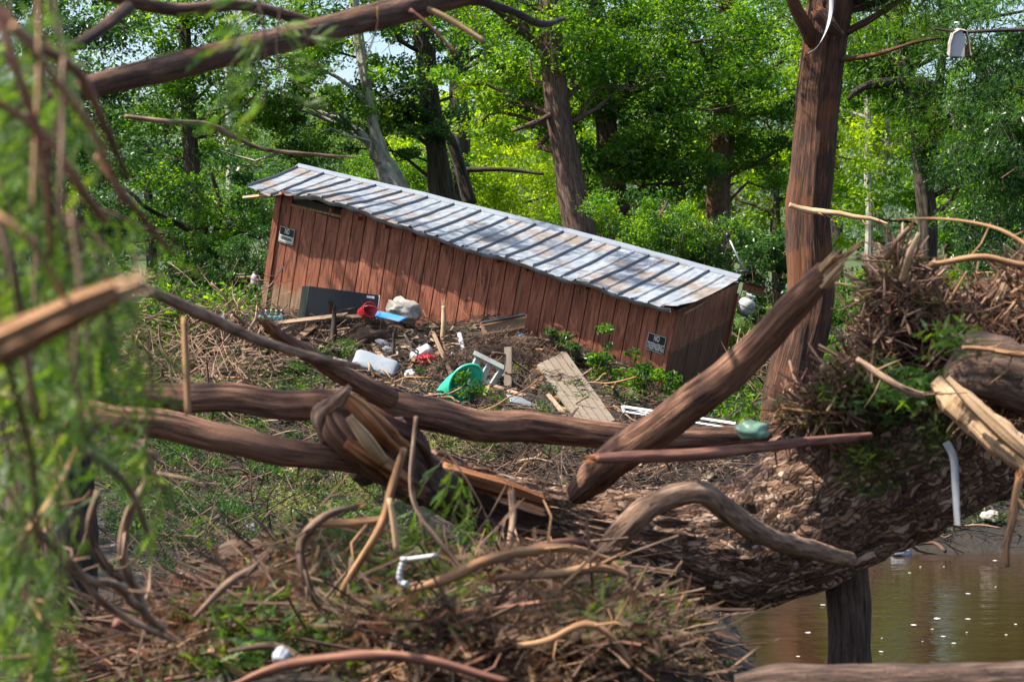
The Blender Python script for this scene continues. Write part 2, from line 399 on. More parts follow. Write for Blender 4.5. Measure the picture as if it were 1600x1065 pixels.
leftw = t.ramp(t.math('DIVIDE', xx, 6.1), [(.1, 1), (.28, .12)])
paint = t.mix(t.math('MULTIPLY', bare, t.math('MULTIPLY', leftw, .8)), paint, t.ramp(gr, [(.3, (.2, .11, .06)), (.7, (.55, .38, .25))]))
paint = t.mix(t.math('MULTIPLY', bare, .35), paint, (.10, .06, .04))
paint = t.mix(t.math('MULTIPLY', chips, .32), paint, (.36, .24, .17))
t.set(Base_Color=paint, Roughness=.72); t.bump(gr, .15, .004); M['siding'] = t.m
# the end wall keeps a dark speckled mud line from the flood
t2 = NT('worn_red_siding_muddied'); v = t2.obj(); gr = t2.noise(t2.scale(v, (1, 1, .09)), 26, 6, .62, 1.2)
paint = t2.ramp(gr, [(.36, (.10, .034, .02)), (.5, (.28, .10, .06)), (.66, (.40, .16, .10))])  # end wall paint lightened to stand for bounced sky light
z2 = t2.n('ShaderNodeSeparateXYZ', {0: v}).outputs; lv = t2.math('ADD', z2[2], t2.math('MULTIPLY', z2[1], -.12))
sp2 = t2.noise(v, 70, 3, .7); wet = t2.ramp(t2.math('MULTIPLY', t2.math('ADD', lv, t2.math('MULTIPLY', t2.noise(v, 6, 3), .08)), -1.), [(.52, 0), (.56, 1)])
paint = t2.mix(t2.math('MULTIPLY', wet, t2.ramp(sp2, [(.3, .85), (.7, .35)])), paint, (.05, .028, .022))
t2.set(Base_Color=paint, Roughness=.75); t2.bump(gr, .35, .006); M['siding_mud'] = t2.m
M['dark_inside'] = plain('dark_shed_lining', (.05, .045, .035), .9)
M['trim'] = M['siding']
def local_mk(name, V, F, mat, parent, smooth=False):
    V = np.asarray(V, float); o = mk(name, V, F, mat, parent, smooth, {'bc': V}); return o
fw = local_mk('front_wall', *bevbox((SL, .02, WH)), M['dark_inside'], shed)
fw.data.transform(Matrix.Translation((SL / 2, .03, -WH / 2 - .0)))
rr = random.Random(5)
for k in range(30):
    top = .03; bot = -WH + rr.uniform(-.03, .05)
    if 1 <= k <= 4: top = -.13 + .015 * k * 0 - .0          # the lifted strip below the eave at the left
    y0 = rr.uniform(-.003, .003); x0 = k * ST + .006; x1 = (k + 1) * ST - .006
    V, F = bevbox((x1 - x0, .018, top - bot), .003); V = V + np.array([(x0 + x1) / 2, y0, (top + bot) / 2])
    o = local_mk('board', V, F, M['siding'], fw)
for k, xx_ in enumerate([0.55, .86]): pass
V, F = bevbox((.84, .02, .035), .003)
a_ = .055; V = V @ np.array([[math.cos(a_), 0, -math.sin(a_)], [0, 1, 0], [math.sin(a_), 0, math.cos(a_)]]).T + np.array([.61, -.006, -.105])
local_mk('rail', V, F, M['twig_tan'], fw)
ew = local_mk('end_wall', [(SL - .03, .02, -WH), (SL - .03, SW, -WH), (SL - .03, SW, .13), (SL - .03, .02, 0), (SL - .05, .02, -WH), (SL - .05, SW, -WH), (SL - .05, SW, .13), (SL - .05, .02, 0)],
              [(0, 1, 2, 3), (7, 6, 5, 4), (0, 3, 7, 4), (1, 5, 6, 2), (3, 2, 6, 7), (0, 4, 5, 1)], M['dark_inside'], shed)
for k in range(9):
    y0 = k * ST + .004; y1 = min((k + 1) * ST - .005, SW); 
    if k == 0: y0 = .012
    zt0 = .13 * y0 / SW; zt1 = .13 * y1 / SW; xa = SL - .02 + rr.uniform(-.003, .003); xb = xa + .018
    V = [(xa, y0, -WH), (xb, y0, -WH), (xb, y1, -WH), (xa, y1, -WH), (xa, y0, zt0), (xb, y0, zt0), (xb, y1, zt1), (xa, y1, zt1)]
    local_mk('board', V, [(0, 3, 2, 1), (4, 5, 6, 7), (0, 1, 5, 4), (1, 2, 6, 5), (2, 3, 7, 6), (3, 0, 4, 7)], M['siding_mud'], ew)
lw = local_mk('end_wall', *bevbox((.03, SW - .1, WH - .16)), M['siding'], shed); lw.data.transform(Matrix.Translation((.02, SW / 2 + .04, -WH / 2 - .09)))
bw = local_mk('rear_wall', *bevbox((SL - .1, .03, WH - .1)), M['siding'], shed); bw.data.transform(Matrix.Translation((SL / 2, SW - .02, -WH / 2 - .06)))
fl = local_mk('floor', *bevbox((SL, SW, .06)), M['dark_inside'], shed); fl.data.transform(Matrix.Translation((SL / 2, SW / 2 + .05, -WH)))
for x_, y_ in ((-.02, -.012), (SL + .006, .0), (SL + .006, SW)):
    o = local_mk('corner_trim', *bevbox((.045 if x_ > 0 else .10, .045, WH), .004), M['siding'], shed); o.data.transform(Matrix.Translation((x_, y_, -WH / 2 + .0)))
# roof surface: eave and ridge curves read off the photograph, in shed coordinates
EV = [(385, 292), (400, 299), (420, 304), (440, 305), (470, 304), (497, 308), (520, 314), (545, 324), (562, 325), (600, 344), (640, 357), (700, 377), (740, 391), (800, 406), (850, 425), (885, 436), (910, 440), (965, 461), (1000, 471), (1030, 478), (1057, 484)]
ev = np.array([loc(a, b_, -.30) for a, b_ in EV]); ev[0, 1] += 0
RD = [(466, 261), (560, 283), (640, 301), (790, 338), (900, 366), (1030, 401), (1155, 435)]
rd = np.array([loc(a, b_, SW - .1 * (k == 0)) for k, (a, b_) in enumerate(RD)])
XE0, XE1 = ev[0, 0], ev[-1, 0] + .02; XR0, XR1 = rd[0, 0], rd[-1, 0] + .02
def roof(u, v):
    xe = XE0 + (XE1 - XE0) * u; xr = XR0 + (XR1 - XR0) * u
    ze = np.interp(xe, ev[:, 0], ev[:, 2]); zr = np.interp(xr, rd[:, 0], rd[:, 2]); yr = np.interp(xr, rd[:, 0], rd[:, 1])
    x = xe * (1 - v) + xr * v; y = -.30 * (1 - v) + yr * v
    sag = -.012 * np.sin(v * np.pi) + .007 * fbm(np.stack([x * 2.5, y * 2.5, x * 0], -1), 2) + .02 * (1 - v) ** 4 * vnoise(np.stack([x * 4, y * 0, x * 0], -1))
    return np.stack([x, y, ze * (1 - v) + zr * v + sag], -1)
t = NT('galvanised_roof'); v = t.obj(); rv = t.rnd()
st = t.scale(v, (1, .25, 1)); n1 = t.noise(v, 1.7, 6, .65); n2 = t.noise(st, 16, 5, .65); n3 = t.noise(v, 60, 3)
col = t.ramp(n2, [(.3, (.19, .215, .25)), (.55, (.35, .385, .435)), (.75, (.50, .54, .59))])
col = t.mix(t.ramp(n1, [(.46, 0), (.6, .8)]), col, t.ramp(n2, [(.3, (.13, .085, .055)), (.7, (.32, .23, .16))]))
col = t.mix(t.ramp(n3, [(.64, 0), (.72, .6)]), col, (.10, .075, .05))
t.set(Base_Color=col, Metallic=.2, Roughness=t.ramp(n1, [(.4, .38), (.65, .75)])); t.bump(t.math('ADD', n2, n3), .15, .006); M['roof'] = t.m
M['seam'] = plain('dark_seam', (.12, .145, .18), .5, .3, 14, .4)  # seam ribs darker than the rest of the sheets
M['flash'] = plain('grey_flashing', (.27, .30, .34), .45, .25, 9, .4)
rf = empty('roof'); rf.parent = shed
NS = 16
for k in range(NS):
    u0, u1 = k / NS, (k + 1) / NS
    us = np.array([0, .01, .03, .045, .25, .42, .47, .5, .53, .58, .75, .9, .985]); hs = np.array([0, .03, .03, 0, 0, 0, .018, .018, .018, 0, 0, 0, 0.])
    nv = 16; vv_ = np.linspace(0, 1, nv); UU, VV = np.meshgrid(u0 + (u1 - u0) * us, vv_)
    S = roof(UU, VV); S[..., 2] += hs[None] + rr.uniform(-.002, .004)
    S[0, :, 1] += .012 * np.array([rr.uniform(-1, 1) for _ in us]); S[0, :, 2] += .01 * np.array([rr.uniform(-1, 1) for _ in us])
    if k == NS - 1: S[:5, 7:, 2] += np.linspace(.0, .05, 5)[::-1][:, None] * np.linspace(0, 1, 6)[None]; S[0, 9:, 1] += .03
    V = S.reshape(-1, 3); B = V - np.array([0, 0, .006]); n = len(V); w_ = len(us)
    i = np.arange(nv - 1)[:, None] * w_; j = np.arange(w_ - 1)[None]
    Q = np.stack([i + j, i + j + 1, i + w_ + j + 1, i + w_ + j], -1).reshape(-1, 4)
    F = [tuple(q) for q in Q] + [tuple(q[::-1] + n) for q in Q]
    for a in range(w_ - 1): F.append((a, a + n, a + 1 + n, a + 1))
    for a in range(nv - 1): F += [(a * w_, (a + 1) * w_, (a + 1) * w_ + n, a * w_ + n), (a * w_ + w_ - 1, a * w_ + w_ - 1 + n, (a + 1) * w_ + w_ - 1 + n, (a + 1) * w_ + w_ - 1)]
    o = local_mk('roof_sheet', np.vstack([V, B]), F, M['roof'], rf); o.data.materials.append(M['seam'])
    for pi, q in enumerate(Q):
        if q[0] % w_ in (0, 1, 2): o.data.polygons[pi].material_index = 1
# folded drip edge along the eave, in pieces of flashing
b = MB(); us = np.linspace(.12, .985, 60); S = roof(us, us * 0)
for k in range(len(us) - 1):
    a, c = S[k], S[k + 1]; j0 = .015 * math.sin(k * 1.7); j1 = .015 * math.sin(k * 1.7 + 1.7)
    V = [a + (0, -.004, -.004), c + (0, -.004, -.004), c + (0, .012 + j1, -.055), a + (0, .012 + j0, -.055), a + (0, .002, -.004), c + (0, .002, -.004), c + (0, .017 + j1, -.055), a + (0, .017 + j0, -.055)]
    b.add(V, [(0, 3, 2, 1), (4, 5, 6, 7), (3, 7, 6, 2)])
b.build('drip_edge', M['flash'], rf, True)
us = np.linspace(0, 1, 40); S = roof(us, us * 0 + 1)
b = MB()
for k in range(39):
    a, c = S[k], S[k + 1]
    V = [a + (0, -.09, .02), c + (0, -.09, .02), c + (0, 0, .055), a + (0, 0, .055), a + (0, .1, .02), c + (0, .1, .02), a + (0, -.095, -.004), c + (0, -.095, -.004)]
    b.add(V, [(0, 1, 2, 3), (3, 2, 5, 4), (6, 7, 1, 0)])
b.build('ridge_cap', M['flash'], rf)
# short rear slope and its red barge board
re_ = loc(1208, 452, SW + .75); rs = loc(1152, 437, SW + .03)
for nm, off_, th, mat in (('rear_roof_sheet', .012, .02, M['bark_dark']), ('barge_board', -.055, .105, M['siding'])):
    a = np.array([SL + .08, SW + .05, rs[2] - .01]); c = np.array([SL + .08, SW + .78, re_[2] - .02 + .0]); xb = SL + .04 if nm == 'barge_board' else -.6
    x1 = SL + .07 if nm == 'barge_board' else SL + .11
    V = [(x1, a[1], a[2] + off_ - th / 2), (x1, c[1], c[2] + off_ - th / 2), (x1, c[1], c[2] + off_ + th / 2), (x1, a[1], a[2] + off_ + th / 2),
         (xb, a[1], a[2] + off_ - th / 2), (xb, c[1], c[2] + off_ - th / 2), (xb, c[1], c[2] + off_ + th / 2), (xb, a[1], a[2] + off_ + th / 2)]
    if nm != 'barge_board': V = [(x, y, z - (.27 if x < 0 else 0)) for x, y, z in V]
    local_mk(nm, V, [(0, 1, 2, 3), (7, 6, 5, 4), (3, 2, 6, 7), (0, 4, 5, 1), (1, 5, 6, 2), (0, 3, 7, 4)], mat, rf)
# front rake board torn loose under the right end of the eave, and the left rafter stub
b = MB(); b.tube([loc(1062, 488, 0.02) + (.06, 0, 0), loc(1100, 468, .9) + (.05, 0, 0)], [.02, .02], 4); b.build('rake_strip', M['twig_tan'], rf)
b = MB(); b.tube([loc(380, 309, -.05), loc(440, 303, -.05)], [.025, .028], 4); b.build('purlin', M['torn_pale'], rf)
for k in range(12): # nail blocks under the eave
    x_ = .9 + k * .44
    o = local_mk('rafter_end', *bevbox((.035, .09, .05), .003), M['siding'], rf); o.data.transform(Matrix.Translation((x_, -.05, -.02)))

# warning signs
M['sign_black'] = plain('sign_black', (.012, .013, .016), .35, .3, 30)
M['sign_white'] = plain('sign_white', (.6, .6, .58), .4, .08, 30)
def text_mesh(name, s, size, mat, parent, wide=1.):
    cu = bpy.data.curves.new(name, 'FONT'); cu.body = s; cu.size = size; cu.align_x = 'CENTER'; cu.align_y = 'CENTER'; cu.extrude = .001; cu.offset = size * .025
    ob = bpy.data.objects.new(name, cu); C.objects.link(ob); dg = bpy.context.evaluated_depsgraph_get()
    me = bpy.data.meshes.new_from_object(ob.evaluated_get(dg)); bpy.data.objects.remove(ob); bpy.data.curves.remove(cu)
    o = bpy.data.objects.new(name, me); C.objects.link(o); me.materials.clear(); me.materials.append(mat); o.parent = parent
    xs = [v.co.x for v in me.vertices]; wd = max(xs) - min(xs); sx = wide / wd; me.transform(Matrix.Diagonal((sx, 1, 1, 1)))
    return o
def sign(px, py, rot, label, inverted):
    o = loc(px, py, -.022); w_ = wloc(o); s = empty('warning_sign', w_)
    q = Matrix(Rw.tolist()).to_4x4() @ Matrix.Rotation(R_(rot), 4, 'Y') @ Matrix.Rotation(R_(90), 4, 'X')
    s.rotation_euler = q.to_euler(); tag(s, label, 'sign')
    W_, H_ = .26, .225
    MB().box((0, 0, 0), (W_, H_, .004), bev=.001).build('plate', M['sign_black'], s)
    b = MB()
    for c, sz in (((0, H_ / 2 - .008, .003), (W_ - .012, .006, .001)), ((0, -H_ / 2 + .008, .003), (W_ - .012, .006, .001)), ((W_ / 2 - .008, 0, .0032), (.006, H_ - .024, .001)), ((-W_ / 2 + .008, 0, .0032), (.006, H_ - .024, .001))): b.box(c, sz)
    b.build('border', M['sign_white'], s)
    a = text_mesh('lettering', 'NO', .10, M['sign_white'], s, .075); a.location = (0, .055, .004)
    if inverted: MB().box((0, -.048, .003), (W_ - .03, .085, .001)).build('panel', M['sign_white'], s)  # white panel stands in for glare on the sign's lower half
    a = text_mesh('lettering', 'TRESPASSING', .12 if not inverted else .06, M['sign_black' if inverted else 'sign_white'], s, .225 if not inverted else .2); a.location = (0, -.048, .0045)
sign(1025, 536, 0, 'black no-trespassing sign with white letters by the shed corner near the logs', False)
sign(448, 368, 0, 'no-trespassing sign with lower half painted as glare on the high end of the shed', True)
# ------------------------------------------------------------------ foliage and trees
def leaf_cloud(Cn, Rn, n, size, rg, asp=.5, up=.7, hang=0., tint=.5, tvar=.21):
    Cn = np.asarray(Cn, float); k = len(Cn); Rn = np.broadcast_to(np.asarray(Rn, float), (k, 3)); idx = np.repeat(np.arange(k), n); N = k * n
    d = nrm(rg.normal(size=(N, 3))); r = rg.random((N, 1)) ** .42
    p = Cn[idx] + d * r * Rn[idx]
    nor = nrm(rg.normal(size=(N, 3)) + np.array([0, 0, up]))
    a = rg.normal(size=(N, 3)) + d * .5 - np.array([0, 0, hang]); a = nrm(a - nor * np.sum(a * nor, 1, keepdims=True)); b = np.cross(nor, a)
    s = (size * (.55 + .8 * rg.random((N, 1))))
    V = np.stack([p - a * s * .5, p + b * s * asp * .5 + nor * s * .07, p + a * s * .5 - nor * s * .1, p - b * s * asp * .5 + nor * s * .07], 1).reshape(-1, 3)
    Q = np.arange(N * 4).reshape(-1, 4)
    tc = np.clip(tint + tvar * rg.normal(size=k)[idx] + .13 * rg.normal(size=N), 0, 1)
    return V, Q, np.repeat(tc, 4)
def twig_lines(A, B, r0, rg):                     # many thin three-sided twigs A->B
    A = np.asarray(A); B = np.asarray(B); N = len(A); t_ = nrm(B - A); ref = nrm(rg.normal(size=(N, 3)))
    u = nrm(np.cross(t_, ref)); v_ = np.cross(t_, u); r0 = np.broadcast_to(np.asarray(r0, float).reshape(-1, 1), (N, 1))
    ring = [math.cos(k * 2.0944) * u + math.sin(k * 2.0944) * v_ for k in range(3)]
    V = np.stack([A + c * r0 for c in ring] + [B + c * r0 * .4 for c in ring], 1)
    o = np.arange(N)[:, None] * 6
    Q = np.concatenate([o + np.array([k, (k + 1) % 3, (k + 1) % 3 + 3, k + 3]) for k in range(3)])
    L = np.linalg.norm(B - A, axis=1); bc = np.stack([np.stack([c * 0 + i * .02, c * 0, (L * (k >= 3))], -1) for k in range(6) for i, c in [(k % 3, L)]], 1)
    return V.reshape(-1, 3), Q, (bc + rg.random((N, 1, 3)) * 5).reshape(-1, 3)
LM = {'bark': 'bark_dark'}
def limb_path(a, b, rg, sag=.15):
    L = np.linalg.norm(b - a); t = np.linspace(0, 1, 6)[:, None]
    p = a * (1 - t) + b * t; p[:, 2] += sag * L * np.sin(t[:, 0] * np.pi) ; p[1:-1] += rg.normal(size=(4, 3)) * L * .05
    return smooth_path(p, np.ones(6), L / 10)[0]
def tree(name, label, trunk, mat, crown=None, leaf='leaf', cat='tree', group=None, seed=0, extra=(), nl=7, seg=48, flute=.05, root=True, clumps=None, limbr=.055):
    """trunk: [(px,py,Y,width px)] from the base up; crown: list of (px,py,Y,rx,ry,rz,clumps,leaves,size,tint,style)"""
    rg = np.random.default_rng(100 + seed)
    pts = PV(trunk); rad = np.array([a[3] / 2 * mpp(a[2]) for a in trunk])
    base = pts[0].copy(); zb = float(H(base[0], base[1]))
    if root and base[2] > zb - .2:
        down = pts[0] + (pts[0] - pts[1]) * ((base[2] - zb + .25) / max(.3, pts[1][2] - pts[0][2])); down[2] = zb - .25
        pts = np.vstack([down, pts]); rad = np.concatenate([[rad[0] * 1.18], rad])
    e = empty(name, pts[0]); tag(e, label, cat, group)
    pp, rr_ = smooth_path(pts, rad, .12 if seg < 60 else .05)
    pp[:, :2] += .25 * rr_[:, None] * np.stack([vnoise(np.stack([pp[:, 2] * .9, pp[:, 2] * 0 + seed, pp[:, 2] * 0], -1)), vnoise(np.stack([pp[:, 2] * .9, pp[:, 2] * 0 + seed + 50, pp[:, 2] * 0], -1))], -1)
    V, F, bc = tube_geo(pp, rr_, seg, wob=.05, wfreq=2.2, seed=seed, flute=flute, fib=.035 if seg > 17 else 0)
    part(mk('trunk', V, F, M[mat], smooth=True, attrs={'bc': bc}), e)
    for ex in extra:                              # further stems or dead branches: pixel paths
        q, r_ = smooth_path(PV(ex), [a[3] / 2 * mpp(a[2]) for a in ex], .1)
        V, F, bc = tube_geo(q, r_, 8, wob=.1, seed=seed + 3); part(mk('limb', V, F, M[mat], smooth=True, attrs={'bc': bc}), e)
    if not crown: return e
    LV, LQ, LT, n0 = [], [], [], 0; TA, TB = [], []
    for (px, py, Y, rx, ry, rz, nc, nlv, size, tint, style) in crown:
        c = P(px, py, Y); d = nrm(rg.normal(size=(nc, 3))); r = rg.random((nc, 1)) ** .5
        cc = c + d * r * np.array([rx, ry, rz]); cc[:, 2] = np.maximum(cc[:, 2], H(cc[:, 0], cc[:, 1], False) + .15)
        cr = (.28 + .38 * rg.random((nc, 1))) * (min(rx, rz) / 2.2) ** .5
        if style == 'broad': V, Q, T = leaf_cloud(cc, cr * np.array([1, 1, .55]), nlv, size, rg, .55, .8, 0, tint)
        else: V, Q, T = leaf_cloud(cc, cr * np.array([1, 1, .8]), nlv, size * 1.5, rg, .17, .3, 1.1, tint)
        LV.append(V); LQ.append(Q + n0); LT.append(T); n0 += len(V)
        far = np.argsort(-np.linalg.norm(cc - c, axis=1) + rg.random(nc) * 1.0)[:nl]
        stems = []
        for i in far:
            ti = pp[np.argmin(np.abs(pp[:, 2] - (cc[i][2] - .35 * abs(cc[i][0] - pp[-1][0]) - .2)))]
            path = limb_path(ti, cc[i], rg, .1); L = np.linalg.norm(cc[i] - ti); stems.append(path)
            V, F, bc = tube_geo(path, np.linspace(min(limbr, L * .02), .01, len(path)), 6, wob=.1, seed=seed + int(i))
            part(mk('limb', V, F, M[mat], smooth=True, attrs={'bc': bc}), e)
        allp = np.vstack(stems) if stems else pp
        for i in range(nc):
            k = np.argmin(np.linalg.norm(allp - cc[i], axis=1)); TA.append(allp[k]); TB.append(cc[i])
            for _ in range(3): TA.append(cc[i] - nrm(cc[i] - allp[k]) * .1); TB.append(cc[i] + rg.normal(size=3) * cr[i] * .6)
    part(mk('crown', np.vstack(LV), np.vstack(LQ), M[leaf], attrs={'tint': np.concatenate(LT)}), e)
    V, Q, bc = twig_lines(TA, TB, .009, rg); o = part(mk('twigs', V, Q, M['bark_dark'], attrs={'bc': bc}), e); o['kind'] = 'stuff'
    return e

B_, CY = 'broad', 'cypress'
tree('bald_cypress', 'big red-barked cypress trunk standing beside the low end of the shed', [(1240, 655, 22.5, 80), (1247, 560, 22.5, 74), (1264, 400, 22.5, 68), (1278, 250, 22.5, 66), (1288, 100, 22.5, 66), (1298, 0, 22.5, 70), (1320, -120, 22.5, 66), (1335, -300, 22.5, 55)], 'bark_red',
     [(1440, -40, 23, 1.3, 1.0, .9, 26, 130, .085, .5, CY), (1150, -130, 23, 1.6, 1.2, .8, 30, 120, .085, .45, CY), (1330, -260, 23, 2.2, 1.6, 1.6, 40, 120, .09, .45, CY)], 'needle', seed=1, nl=5, seg=120, flute=.04,
     extra=([(1272, 70, 22.4, 24), (1255, 35, 22.3, 22), (1238, 0, 22.2, 20), (1225, -60, 22, 16)], [(1310, 95, 22.4, 8), (1370, 85, 22.2, 7), (1430, 66, 22, 5), (1470, 60, 22, 3)]))
tree('elm_tree', 'stout brown trunk leaning left right behind the shed ridge', [(900, 350, 33, 48), (884, 260, 33, 42), (872, 150, 33, 37), (862, 40, 33, 34), (856, -80, 33, 34)], 'bark',
     [(880, 20, 33.5, 2.5, 1.8, 1.9, 85, 190, .085, .55, B_), (800, 150, 35, 1.1, 1.2, 1.0, 34, 170, .085, .68, B_)], 'leaf', seed=2,
     extra=([(868, 100, 33, 20), (830, 60, 32.8, 17), (790, 25, 32.5, 14), (740, -10, 32, 12)], [(875, 170, 33, 12), (840, 190, 32.7, 9), (800, 205, 32.5, 5)]))
tree('elm_tree', 'slender grey trunk beside the stout one behind the shed', [(975, 400, 35, 42), (958, 290, 35, 36), (942, 180, 35, 32), (935, 90, 35, 26), (930, -30, 35, 20)], 'bark',
     [(1000, 110, 34.5, 2.4, 1.6, 1.9, 90, 190, .085, .42, B_), (1010, 240, 34.3, 1.5, 1.0, .9, 44, 180, .08, .4, B_)], 'leaf', seed=3, extra=([(945, 200, 35, 14), (985, 130, 34.8, 10), (1000, 60, 34.6, 7)],))
tree('pecan_tree', 'orange-barked trunk in leafy vines past the low roof end', [(1112, 470, 36, 36), (1118, 340, 36, 32), (1124, 240, 36, 30), (1130, 150, 36, 26), (1130, 0, 36, 20)], 'bark_limb',
     [(1110, 70, 36, 2.6, 1.7, 1.9, 100, 190, .085, .5, B_), (1190, 220, 36.5, 1.5, 1.2, .9, 40, 170, .08, .38, B_)], 'leaf', seed=4, extra=([(1132, 480, 36.2, 22), (1130, 350, 36.2, 20), (1136, 250, 36.2, 18), (1150, 150, 36.2, 12)],))
tree('cypress_tree', 'thick dark trunk behind the upper roof ridge', [(694, 310, 37, 38), (684, 230, 37, 31), (672, 140, 37, 29), (664, 40, 37, 32), (660, -60, 37, 26)], 'bark_dark',
     [(640, 60, 37, 2.4, 1.6, 1.6, 56, 180, .08, .4, B_), (620, 190, 36.6, 1.4, 1.0, .7, 30, 170, .08, .38, B_)], 'leaf_dark', seed=5)
tree('cypress_tree', 'straight dark trunk with a bare side limb behind the ridge', [(722, 330, 41, 34), (718, 230, 41, 30), (716, 150, 41, 28), (720, 60, 41, 26), (722, -40, 41, 20)], 'bark_dark',
     [(770, 20, 41, 2.4, 1.6, 1.2, 50, 170, .09, .55, B_)], 'leaf', seed=6, extra=([(735, 320, 38, 22), (712, 240, 38, 18), (690, 190, 38, 14), (665, 135, 38, 11)], [(725, 265, 40, 9), (790, 265, 40, 7), (850, 272, 40, 5)]))
tree('sycamore_tree', 'pale grey trunk leaning over the high end of the shed', [(622, 290, 35.5, 34), (600, 240, 35.5, 19), (582, 190, 35.5, 16), (572, 130, 35.5, 16), (560, 60, 35.5, 16), (545, -40, 35.5, 14)], 'bark_pale',
     [(500, 60, 35.5, 2.1, 1.5, 1.6, 52, 180, .085, .38, B_), (450, 190, 35.5, 1.9, 1.2, .8, 34, 180, .08, .36, B_)], 'leaf', seed=7, extra=([(606, 285, 36, 26), (585, 235, 36, 18), (560, 200, 36, 12)],))
tree('live_oak', 'dark leafy oak filling the wood left of the shed', [(318, 470, 34, 34), (310, 380, 34, 28), (300, 250, 34, 24), (290, 100, 34, 20), (285, 0, 34, 16)], 'bark_dark',
     [(290, 60, 34, 2.2, 1.6, 1.8, 58, 190, .08, .4, B_), (325, 350, 33.5, 1.1, 1.0, .9, 34, 190, .075, .33, B_), (180, 180, 34, 1.6, 1.6, 2.2, 50, 180, .08, .3, B_)], 'leaf', seed=8, extra=([(322, 400, 34, 12), (345, 330, 33.8, 9), (330, 270, 33.6, 6)],))
tree('far_cypress', 'grey far trunk seen between the oak and the roof corner', [(362, 360, 52, 17), (360, 280, 52, 15), (358, 180, 52, 13), (356, 60, 52, 10)], 'bark_pale',
     [(400, 250, 54, 2.4, 2, 1.7, 44, 170, .11, .6, CY), (380, 90, 54, 2.6, 2, 1.8, 34, 150, .11, .5, CY)], 'needle', seed=9, extra=([(362, 350, 52, 7), (410, 310, 51.6, 6), (440, 270, 51.4, 4)],))
tree('forked_oak', 'forked dark trunk past the red cypress by the creek', [(1450, 470, 33, 34), (1448, 380, 33, 30), (1446, 300, 33, 30), (1436, 230, 33, 20), (1424, 160, 33, 19), (1408, 70, 33, 17), (1395, -40, 33, 13)], 'bark_dark',
     [(1440, 40, 33, 2.6, 1.8, 1.6, 84, 180, .085, .4, CY), (1530, 200, 32, 1.3, 1.0, 1.1, 46, 190, .085, .42, CY), (1370, 130, 34, 1.1, 1.0, .7, 26, 180, .08, .45, B_)], 'leaf', seed=10,
     extra=([(1448, 300, 33, 22), (1460, 240, 33, 18), (1462, 180, 33, 16), (1472, 90, 33, 14), (1480, -20, 33, 10)], [(1470, 140, 33, 22), (1430, 130, 33, 22), (1380, 130, 32.8, 16), (1345, 138, 32.5, 11), (1325, 155, 32.4, 8)]))
tree('cedar_elm', 'dense drooping foliage at the creek end of the wood', [(1600, 560, 29, 30), (1606, 420, 29, 26), (1612, 250, 29, 24), (1620, 60, 29, 18)], 'bark_dark',
     [(1570, 260, 28.5, 1.0, .9, 1.5, 54, 190, .085, .4, CY), (1600, 420, 28, .9, .8, .9, 36, 190, .08, .36, CY), (1590, 60, 28.5, 1.3, 1, 1.0, 40, 180, .085, .42, CY)], 'leaf_dark', seed=11)
tree('sycamore_tree', 'slim white forked sycamore far behind the red cypress', [(1378, 400, 56, 12), (1372, 320, 56, 10), (1384, 240, 56, 8), (1386, 160, 56, 7)], 'bark_pale', [(1380, 200, 57, 2.0, 2, 1.5, 60, 150, .12, .6, B_)], 'leaf_lime', seed=12, extra=([(1376, 270, 56, 7), (1364, 210, 56, 5), (1355, 170, 56, 4)],))
tree('sycamore_tree', 'whitish straight sycamore far behind beside the forked one', [(1356, 420, 53, 13), (1357, 320, 53, 11), (1356, 210, 53, 10), (1354, 120, 53, 8)], 'bark_pale', [(1330, 120, 54, 2.2, 2, 1.6, 64, 150, .12, .55, B_)], 'leaf', seed=13)
# the sunlit trees of the second row
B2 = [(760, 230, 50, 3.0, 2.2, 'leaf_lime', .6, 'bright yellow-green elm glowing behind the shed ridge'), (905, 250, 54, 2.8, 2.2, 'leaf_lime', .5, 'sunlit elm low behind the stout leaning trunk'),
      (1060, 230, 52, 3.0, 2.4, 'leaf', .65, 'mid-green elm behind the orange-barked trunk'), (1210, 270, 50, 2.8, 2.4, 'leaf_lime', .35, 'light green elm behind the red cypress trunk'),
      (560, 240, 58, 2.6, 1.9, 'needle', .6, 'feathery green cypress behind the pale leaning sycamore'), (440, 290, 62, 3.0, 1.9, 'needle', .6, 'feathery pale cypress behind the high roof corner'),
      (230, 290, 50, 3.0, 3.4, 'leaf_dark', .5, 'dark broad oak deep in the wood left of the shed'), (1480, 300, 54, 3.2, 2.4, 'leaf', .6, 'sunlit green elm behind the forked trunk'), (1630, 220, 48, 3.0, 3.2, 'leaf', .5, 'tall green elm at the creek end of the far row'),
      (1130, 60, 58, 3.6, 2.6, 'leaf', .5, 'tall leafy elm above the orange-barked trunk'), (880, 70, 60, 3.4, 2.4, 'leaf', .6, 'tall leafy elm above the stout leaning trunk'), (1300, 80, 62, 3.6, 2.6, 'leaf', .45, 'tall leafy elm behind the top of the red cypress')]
for i, (px, py, Y, rx, rz, lf, tn, lb) in enumerate(B2):
    c = P(px, py, Y); g = (CAMZ - float(H(c[0], Y))) / mpp(Y) + 470
    tree('elm_tree' if 'elm' in lb else 'cypress_tree' if 'cypress' in lb else 'live_oak', lb, [(px + 12, g, Y, 22), (px + 4, (g + py) / 2, Y, 18), (px, py - 60, Y, 10)], 'bark_dark', [(px, py, Y, rx, 2.0, rz, 80, 150, .13, tn, CY if lf == 'needle' else B_)], lf, seed=30 + i, nl=6, seg=10)
